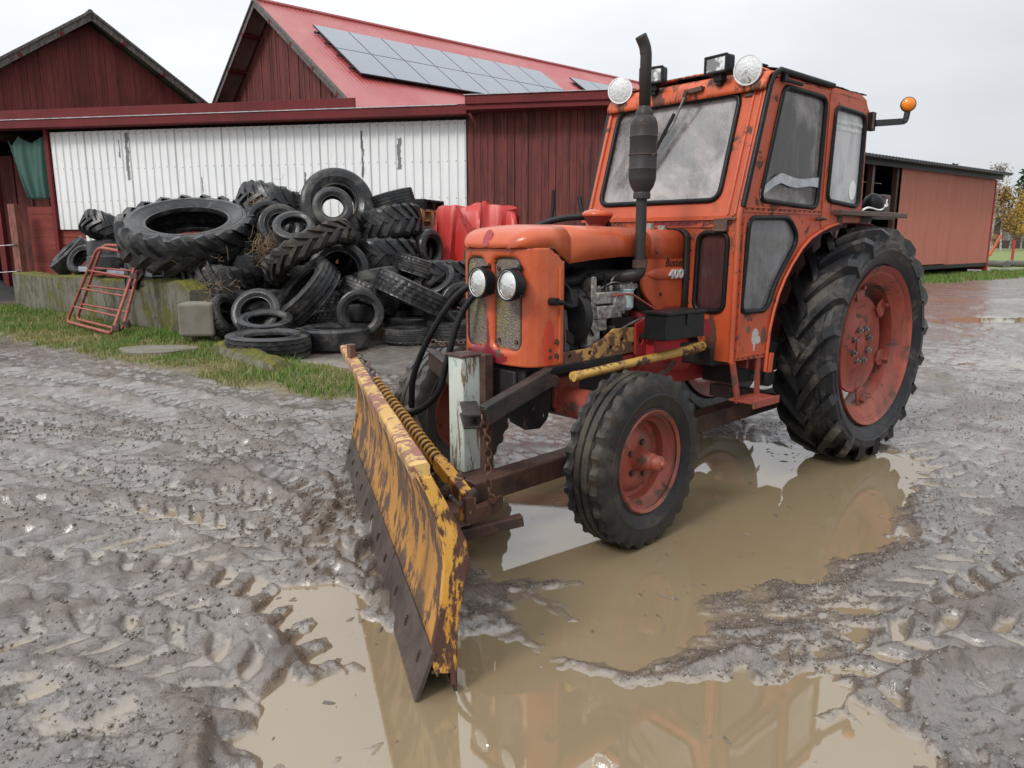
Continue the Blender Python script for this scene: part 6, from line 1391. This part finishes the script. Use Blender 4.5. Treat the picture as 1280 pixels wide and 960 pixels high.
# ================================================================== TYRE HEAP
TM = {}
def tmesh(kind, R, w_, ri, mat, **k):
    key = (kind, round(R, 3), round(w_, 3), round(ri, 3), mat)
    if key not in TM:
        o = tyre(MB(), R, w_, ri, kind, **k).build('tyre', M[mat], None, 32); me_ = o.data; bpy.data.objects.remove(o); TM[key] = me_
    return TM[key]
KN = {'T': ('tractor', 'tyreold'), 'B': ('tractor', 'tyrebrown'), 'C': ('car', 'tyreold'), 'W': ('winter', 'tyreold'), 'K': ('truck', 'tyreold'), 'S': ('bald', 'tyregrey'), 'G': ('bald', 'tyreold'), 'F': ('car', 'tyregrey')}
HEAP = [  # px, py, depth, kind, R, width, hole ratio, axis, label
 (237,291,10.6,'T',.93,.50,.56,(.06,-.36,.93),'huge lugged tractor tyre lying on top of the left side of the heap'),
 (279,358,10.35,'T',.54,.50,.6,(.12,.16,.97),'lugged tractor tyre lying flat under the huge one, dry twigs on its side'),
 (347,266,11.6,'T',.62,.46,.6,(.25,.35,.9),'lugged tractor tyre at the back top of the heap with dead grass on it'),
 (337,281,10.9,'C',.33,.24,.58,(.42,-.80,.35),'worn car tyre standing behind the small ring tyre near the heap top'),
 (351,284,10.6,'F',.31,.19,.56,(.45,-.84,.28),'narrow ribbed tyre standing just left of the small ring tyre'),
 (368,285,10.2,'S',.28,.15,.60,(.12,-.66,.74),'small smooth grey ring tyre lying tilted near the heap top'),
 (421,257,10.7,'G',.50,.34,.50,(.30,-.91,.28),'large smooth tyre standing upright on the heap crest against the white wall'),
 (416,260,10.35,'S',.27,.20,.52,(.20,-.95,.22),'small tyre nested inside the large smooth tyre on the crest'),
 (489,252,11.0,'C',.34,.26,.58,(-.26,-.04,.96),'car tyre lying tilted at the right end of the crest'),
 (486,284,10.9,'T',.50,.44,.6,(-.22,.12,.97),'brown-black lugged tractor tyre under the tilted car tyre at the right of the crest'),
 (476,322,10.8,'T',.60,.44,.6,(-.03,.10,1),'lugged tractor tyre lying in the middle right of the heap'),
 (533,311,10.9,'G',.28,.26,.55,(.86,-.48,.06),'smooth tyre standing on edge with its hole to the right beside the pallets'),
 (388,316,9.9,'B',.64,.30,.62,(-.50,.10,.86),'mud brown narrow lugged tyre leaning across the middle of the heap'),
 (381,366,9.4,'K',.50,.30,.6,(-.62,-.38,.68),'ribbed lorry tyre leaning on its side below the mud brown one'),
 (425,340,10.0,'G',.40,.26,.62,(.05,-.95,.20),'dark tyre standing behind the leaning lorry tyre'),
 (462,371,9.75,'C',.40,.26,.6,(.42,.22,.88),'tyre lying slanted behind the round standing tyre'),
 (515,367,9.4,'W',.49,.28,.6,(.42,.12,.90),'block-treaded lorry tyre leaning down to the right in the heap'),
 (545,353,9.9,'C',.29,.20,.62,(-.30,-.62,.70),'small car tyre lying behind the block-treaded lorry tyre'),
 (549,346,10.5,'T',.62,.36,.6,(0,.12,1),'lugged tractor tyre at the back right behind the small car tyre'),
 (451,391,9.1,'C',.285,.19,.60,(.12,-.98,.12),'round car tyre standing upright in the lower middle of the heap'),
 (578,381,9.5,'C',.29,.20,.6,(.25,-.93,.1),'car tyre standing upright at the right foot of the heap'),
 (418,421,8.75,'G',.415,.25,.56,(0,-.02,1),'lorry tyre lying flat on the concrete at the front middle'),
 (336,431,8.15,'K',.455,.25,.56,(.02,-.04,1),'lorry tyre lying flat at the front left of the heap'),
 (509,418,9.25,'F',.305,.17,.56,(0,0,1),'small tyre lying flat alone on the concrete at the front right'),
 (513,404,9.85,'G',.38,.20,.56,(0,0,1),'tyre lying flat behind the small flat one'),
 (568,411,9.4,'C',.36,.22,.56,(0,0,1),'lower tyre of the flat pair at the right foot of the heap'),
 (562,396,9.9,'G',.36,.20,.56,(0,.05,1),'upper rear tyre of the flat pair at the right foot of the heap'),
 (322,392,9.1,'C',.30,.20,.60,(-.02,-.86,.5),'car tyre standing propped at the left foot of the heap'),
 (332,405,8.75,'C',.32,.17,.60,(.05,-.24,.97),'thin car tyre lying on the front left foot of the heap'),
 (284,402,9.35,'W',.30,.22,.6,(.80,-.25,.5),'car tyre on edge between the concrete block and the heap'),
 (408,381,9.8,'W',.33,.22,.6,(0,.12,1),'tyre lying flat left of the round standing tyre'),
 (404,397,9.55,'W',.34,.2,.6,(0,.02,1),'lowest tyre lying flat left of the round standing tyre'),
 (90,321,13.0,'C',.37,.30,.58,(-.55,-.45,.7),'tyre leaning behind the left part of the mossy wall'),
 (106,326,12.6,'G',.27,.22,.58,(-.2,-.8,.5),'small tyre leaning against the one behind the left of the wall'),
 (141,290,12.0,'T',.46,.34,.6,(.30,.35,.88),'torn tyre lying left of the huge tractor tyre'),
 (146,313,12.0,'G',.42,.26,.6,(0,.1,1),'tyre lying under the torn tyre left of the huge one'),
 (147,330,11.7,'G',.42,.26,.6,(0,.05,1),'lower tyre behind the red gates'),
 (183,318,11.4,'G',.40,.26,.6,(.1,.1,1),'tyre tucked below the left edge of the huge tractor tyre'),
 (370,345,10.6,'G',.45,.3,.55,(.1,.1,1),'dark tyre deep inside the heap behind the mud brown one'),
 (330,350,10.9,'G',.5,.32,.55,(0,.1,1),'dark tyre deep inside the heap below the ring tyres'),
 (325,375,10.0,'G',.36,.26,.55,(.1,0,1),'dark tyre inside the heap above the propped car tyre'),
 (355,395,9.9,'G',.38,.26,.55,(0,0,1),'dark tyre at the heap bottom behind the propped car tyre'),
 (440,365,10.6,'T',.5,.36,.55,(.05,.1,1),'dark lugged tyre deep in the heap behind the round standing tyre'),
 (495,395,10.2,'G',.42,.26,.55,(0,0,1),'dark tyre at the heap bottom behind the block-treaded one'),
 (535,385,10.2,'G',.40,.26,.55,(0,.1,1),'dark tyre at the heap bottom right'),
 (415,305,11.2,'T',.60,.40,.55,(.1,.1,1),'lugged tyre deep under the crest of the heap'),
 (260,392,10.6,'T',.60,.36,.55,(.05,.05,1),'tractor tyre at the heap bottom behind the concrete block'),
 (505,350,10.9,'G',.5,.3,.55,(.1,.1,1),'dark tyre in the middle right of the heap below the pallets'),
 (310,332,10.7,'G',.50,.34,.5,(.1,.05,1),'dark tyre deep under the ring tyres in the heap'),
 (447,392,9.65,'G',.34,.24,.5,(0,.1,1),'dark tyre lying inside the heap behind the round standing tyre'),
 (300,318,11.2,'T',.60,.4,.5,(.1,.1,1),'dark lugged tyre between the huge tyre and the ring tyres'),
 (392,345,10.9,'T',.60,.4,.5,(.1,.1,1),'dark lugged tyre deep behind the mud brown tyre'),
(523,335,10.2,'C',.36,.24,.6,(.3,.1,.95),'tyre lying between the pallets and the block-treaded lorry tyre'),
 (566,352,10.6,'G',.44,.28,.55,(0,.1,1),'dark tyre at the far right of the heap behind the headlights'),
 (590,368,10.3,'T',.5,.34,.55,(.1,.05,1),'lugged tyre at the far right foot of the heap'),
 (470,352,10.1,'G',.42,.26,.58,(-.2,.15,.95),'dark tyre above the slanted one in the middle right of the heap'),
 (440,300,10.9,'G',.42,.28,.56,(.2,.1,.95),'dark tyre under the upright smooth tyre of the crest'),
 (318,300,11.0,'W',.36,.24,.58,(.1,.3,.95),'block-treaded tyre wedged behind the nest of dead grass'),
 (360,318,10.6,'G',.38,.24,.56,(-.3,.1,.95),'dark tyre right under the small smooth ring tyre'),
 (250,330,11.0,'G',.6,.4,.55,(0,.1,1),'dark tyre carrying the huge lugged one'),
 (215,345,11.0,'T',.62,.4,.55,(0,.1,1),'lugged tyre below the huge one behind the mossy wall'),
]
for px, py, Y_, k, R_, w_, hr, ax, lab in HEAP:
    kind, mt = KN[k]
    kw = dict(lug_h=.05*R_+.012, nl=19, dth=.40, lw=.040*R_/.6) if kind == 'tractor' else {}
    me_ = tmesh(kind, R_, w_, R_*hr, mt, **kw)
    a_ = Vector(ax).normalized(); p = dp(px, py, Y_)
    zmin = sqrt(max(0, 1-a_.z**2))*R_+abs(a_.z)*w_/2
    p.z = max(p.z, zmin+.015)
    qd = Vector((0, 1, 0)).rotation_difference(a_).to_matrix().to_4x4()
    o = mesh_obj('tyre', me_, None, Matrix.Translation(p) @ qd @ Matrix.Rotation(rnd.uniform(0, 6), 4, 'Y'))
    tag(o, lab, 'tyre', 'old tyres in the heap')
# dry twigs and dead grass caught in the heap
q = NT('dead_grass'); M['twig'] = q.fin(q.mix(q.noise(9), (.10,.06,.035), (.26,.18,.10)), .8)
def twigs(px, py, Y_, n, r_, lab, seed):
    R2 = random.Random(seed); mb = MB(); c_ = dp(px, py, Y_)
    for _ in range(n):
        p = Vector((R2.gauss(0, r_*.5), R2.gauss(0, r_*.3), R2.gauss(0, r_*.6))); d = Vector((R2.gauss(0, 1), R2.gauss(0, .6), R2.gauss(0, 1))).normalized()*R2.uniform(.06, .22)
        b = Vector((R2.gauss(0, .03), R2.gauss(0, .03), R2.gauss(-.02, .03)))
        mb.tube(smooth_path([c_+p-d*.5, c_+p+b, c_+p+d*.5], 3), R2.uniform(.002, .004), 4, False)
    tag(mb.build('dead_grass', M['twig'], None, 60), lab, 'dead grass', kind='stuff')
twigs(331, 312, 10.1, 150, .16, 'brown nest of dead grass between the ring tyres and the mud brown tyre', 1)
twigs(266, 362, 9.55, 60, .30, 'dry twigs over the side of the flat tractor tyre', 2)
twigs(322, 262, 11.0, 90, .16, 'dead grass hanging on the tractor tyre at the back top', 3)
twigs(362, 248, 11.3, 40, .25, 'dry stalks sticking up behind the heap crest', 4)

# ================================================================== FAR RIGHT: trees, house, boats, rails
M['bark'] = simple('birch_bark', (.42,.40,.37), .8, .5, 3, .4, (1,1,3), dark=(.06,.05,.05)); M['barkd'] = simple('dark_bark', (.06,.05,.04), .9)
def leafmat(name, a_, b_):
    q = NT(name); geo = q.N('ShaderNodeNewGeometry')
    c = q.mix(geo.outputs['Random Per Island'], a_, b_); q.fin(c, .7, None, 0, .2); return q.m
M['leafy'] = leafmat('yellow_leaves', (.20,.13,.02), (.42,.26,.03)); M['leafo'] = leafmat('rust_leaves', (.14,.09,.03), (.30,.17,.04)); M['needles'] = leafmat('needles', (.016,.028,.018), (.045,.062,.038))
M['bare'] = leafmat('bare_twigs', (.14,.11,.09), (.24,.20,.17))
def tree(name, x, y, h, crown, trunkm, leafm, n, lab, cat, seed, grp, conifer=False):
    R2 = random.Random(seed); t = empty(name, Matrix.Translation((x, y, 0)), lab, cat, grp); mw = Matrix.Translation((x, y, 0))
    lean = R2.uniform(-.04, .04)*h; mb = MB(); top = Vector((lean, R2.uniform(-.3, .3), h*.95)); mid = top*.5+Vector((R2.uniform(-.2, .2), 0, 0))
    path = smooth_path([(0, 0, -.2), mid, top], 5); k = len(path); mb.tube(path, [.016*h*(1-.9*i/k) for i in range(k)], 7)
    tips = []
    for _ in range(26 if not conifer else 30):
        f = R2.uniform(.28, .97) if not conifer else R2.uniform(.12, .98); b = path[int(f*(k-1))]; a_ = R2.uniform(0, 2*pi); L_ = crown*(1.15-f)*R2.uniform(.7, 1.2)
        e = b+Vector((cos(a_)*L_, sin(a_)*L_, L_*(.55 if not conifer else -.25))); mb.tube([b, b.lerp(e, .5)+Vector((0, 0, .06*L_)), e], [.004*h*(1-f)+.012, .012, .006], 5, False); tips += [(b, e)]
    mb.build('trunk', trunkm, t, 60, mw=mw)
    V = []; F = []; s_ = .10 if not conifer else .16
    for _ in range(n):
        b, e = R2.choice(tips); p = b.lerp(e, R2.uniform(.25, 1.1))+Vector((R2.gauss(0, .24), R2.gauss(0, .24), R2.gauss(0, .22)))
        u = Vector((R2.gauss(0, 1), R2.gauss(0, 1), R2.gauss(0, 1))).normalized()*s_*R2.uniform(.6, 1.4); w2 = u.orthogonal().normalized()*s_*R2.uniform(.4, 1)
        o_ = len(V); V += [p-u, p+w2, p+u, p-w2]; F += [(o_, o_+1, o_+2, o_+3)]
    mb = MB(); mb.v = [tuple(v) for v in V]; mb.f = F; mb.build('crown', leafm, t, 0, mw=mw)
for i, (px, Y_, h, cr, lm, n, lab) in enumerate([(1238,70,8.6,2.2,'bare',900,'bare pale birch standing just right of the pink shed'), (1252,66,6.2,1.3,'leafo',1300,'birch with orange brown leaves next to the bare one'), (1262,74,6.6,1.3,'leafo',1000,'rusty leaved birch with two white stems'), (1277,72,6.0,1.5,'leafy',1500,'yellow birch in front of the old brown house'),
        (1296,68,7.6,2.3,'leafy',3000,'yellow birch right of the old house'), (1330,75,9,2.6,'leafo',2500,'brown birch far right beyond the meadow'), (1215,80,8,2.4,'leafo',2500,'birch hidden behind the pink shed')]):
    p = dp(px, 306, Y_); tree('birch_tree', p.x, p.y, h, cr, M['bark'], M[lm], n, lab, 'tree', 50+i, 'birches beyond the meadow')
# far forest belt on a low rise
mb = MB(); R2 = random.Random(4); V = []; F = []
for _ in range(260):
    a_ = radians(R2.uniform(-58, 58)); d = R2.uniform(170, 240); x, y = d*sin(a_), d*cos(a_); h = R2.uniform(9, 16)*(1 if R2.random() < .85 else .7); bz = float(height(np.array([x]), np.array([y]))[0][0])
    wr = h*.17
    for _k in range(110):
        f = R2.random()**.8; rr_ = wr*(1-f)*1.15+.25; aa = R2.uniform(0, 2*pi); p = Vector((x+rr_*cos(aa)*R2.uniform(.3, 1), y+rr_*sin(aa), bz+h*(.08+.92*f)))
        u = Vector((R2.gauss(0, .6), R2.gauss(0, .6), R2.gauss(0, .5)))*.9; w2 = Vector((R2.gauss(0, .6), R2.gauss(0, .6), R2.gauss(0, .6)))*.8
        o_ = len(V); V += [tuple(p-u), tuple(p+w2), tuple(p+u)]; F.append((o_, o_+1, o_+2))
mb.v = V; mb.f = F; tag(mb.build('forest', M['needles'], None, 0), 'dark conifer forest on the rise at the horizon', 'forest', kind='stuff')
p = dp(1270, 302, 84); HS = fr(p.x, p.y, .1, -48); t = empty('old_house', HS, 'small brown timber house with a grey roof beyond the meadow', 'house')
mb = MB(); mb.box((0, 3, 1.3), (4.4, 6, 2.6)); mb.plate([[(-2.2, 2.6), (2.2, 2.6), (0, 4.6)]], lambda x, z: (x, 0, z), (0, 6, 0)); mb.build('wall', simple('brown_timber', (.06,.035,.028), .8), t, 0, mw=HS)
for s_ in (-1, 1): MB().box((s_*1.25, 3, 3.62), (3.2, 6.6, .1), Matrix.Rotation(s_*radians(42), 3, 'Y')).build('roof', simple('grey_roof', (.10,.10,.115), .6), t, 0, mw=HS)
for x_ in (-.9, .9): MB().box((x_, -.03, 1.5), (.7, .06, .9)).build('window', M['glassdark'], t, 0, mw=HS)
def boat(px, Y_, m, L_, lab, az):
    p = dp(px, 306, Y_); mw = fr(p.x, p.y, .25, az); t = empty('covered_boat', mw, lab, 'boat', 'boats laid up beyond the meadow'); P = []; Q = []
    for i in range(15):
        u = i/14; w_ = .75*sin(pi*min(1, .18+u*.82))**.6*(1 if u < .95 else .5); x = (u-.5)*L_
        P.append([(x, w_*cos(a_), .15+.75*(1+sin(a_))) for a_ in [pi+pi*k/10 for k in range(11)]]); Q.append([(x, w_*1.06*cos(a_), .86+.55*sin(a_)*(1-.4*u)+.02*sin(9*u+5*a_)) for a_ in [pi*k/10 for k in range(11)]])
    MB().grid(P).build('hull', simple('boat_white', (.5,.5,.5), .4), t, 60, mw=mw); MB().grid(Q).build('cover', m, t, 60, mw=mw)
boat(1257, 92, simple('dark_green_cover', (.02,.05,.04), .5), 3.2, 'small boat under a dark cover, the left one beyond the meadow', 10)
boat(1272, 88, simple('green_cover', (.03,.12,.075), .5), 4.6, 'boat under a bright green cover, the right one beyond the meadow', -8)
p = dp(1265, 325, 40); mb = MB().tube([(p.x, p.y, 0), (p.x, p.y, 1.25)], .07, 8); tag(mb.build('field_post', M['implred'], None, 40), 'short red post standing in the meadow', 'post')
a_, b_ = dp(1238, 312, 37), dp(1251, 294, 37); mb = MB().bar(a_-Vector((0,0,.3)), b_, .12, .08); tag(mb.build('warning_bar', simple('orange_bar', (.55,.10,.03), .5), None, 0, .01), 'orange slanting bar sticking up beside the pink shed', 'bar')
for px0, px1, lab in ((1236, 1258, 'grey log lying at the edge of the meadow, left one'), (1259, 1290, 'grey log lying at the edge of the meadow, right one')):
    a_, b_ = gp(px0, 334), gp(px1, 335.5); a_.z = b_.z = .16; tag(MB().tube([a_, a_.lerp(b_, .5), b_], .17, 10).build('log', M['greywood'], None, 60), lab, 'log', 'logs at the edge of the meadow')
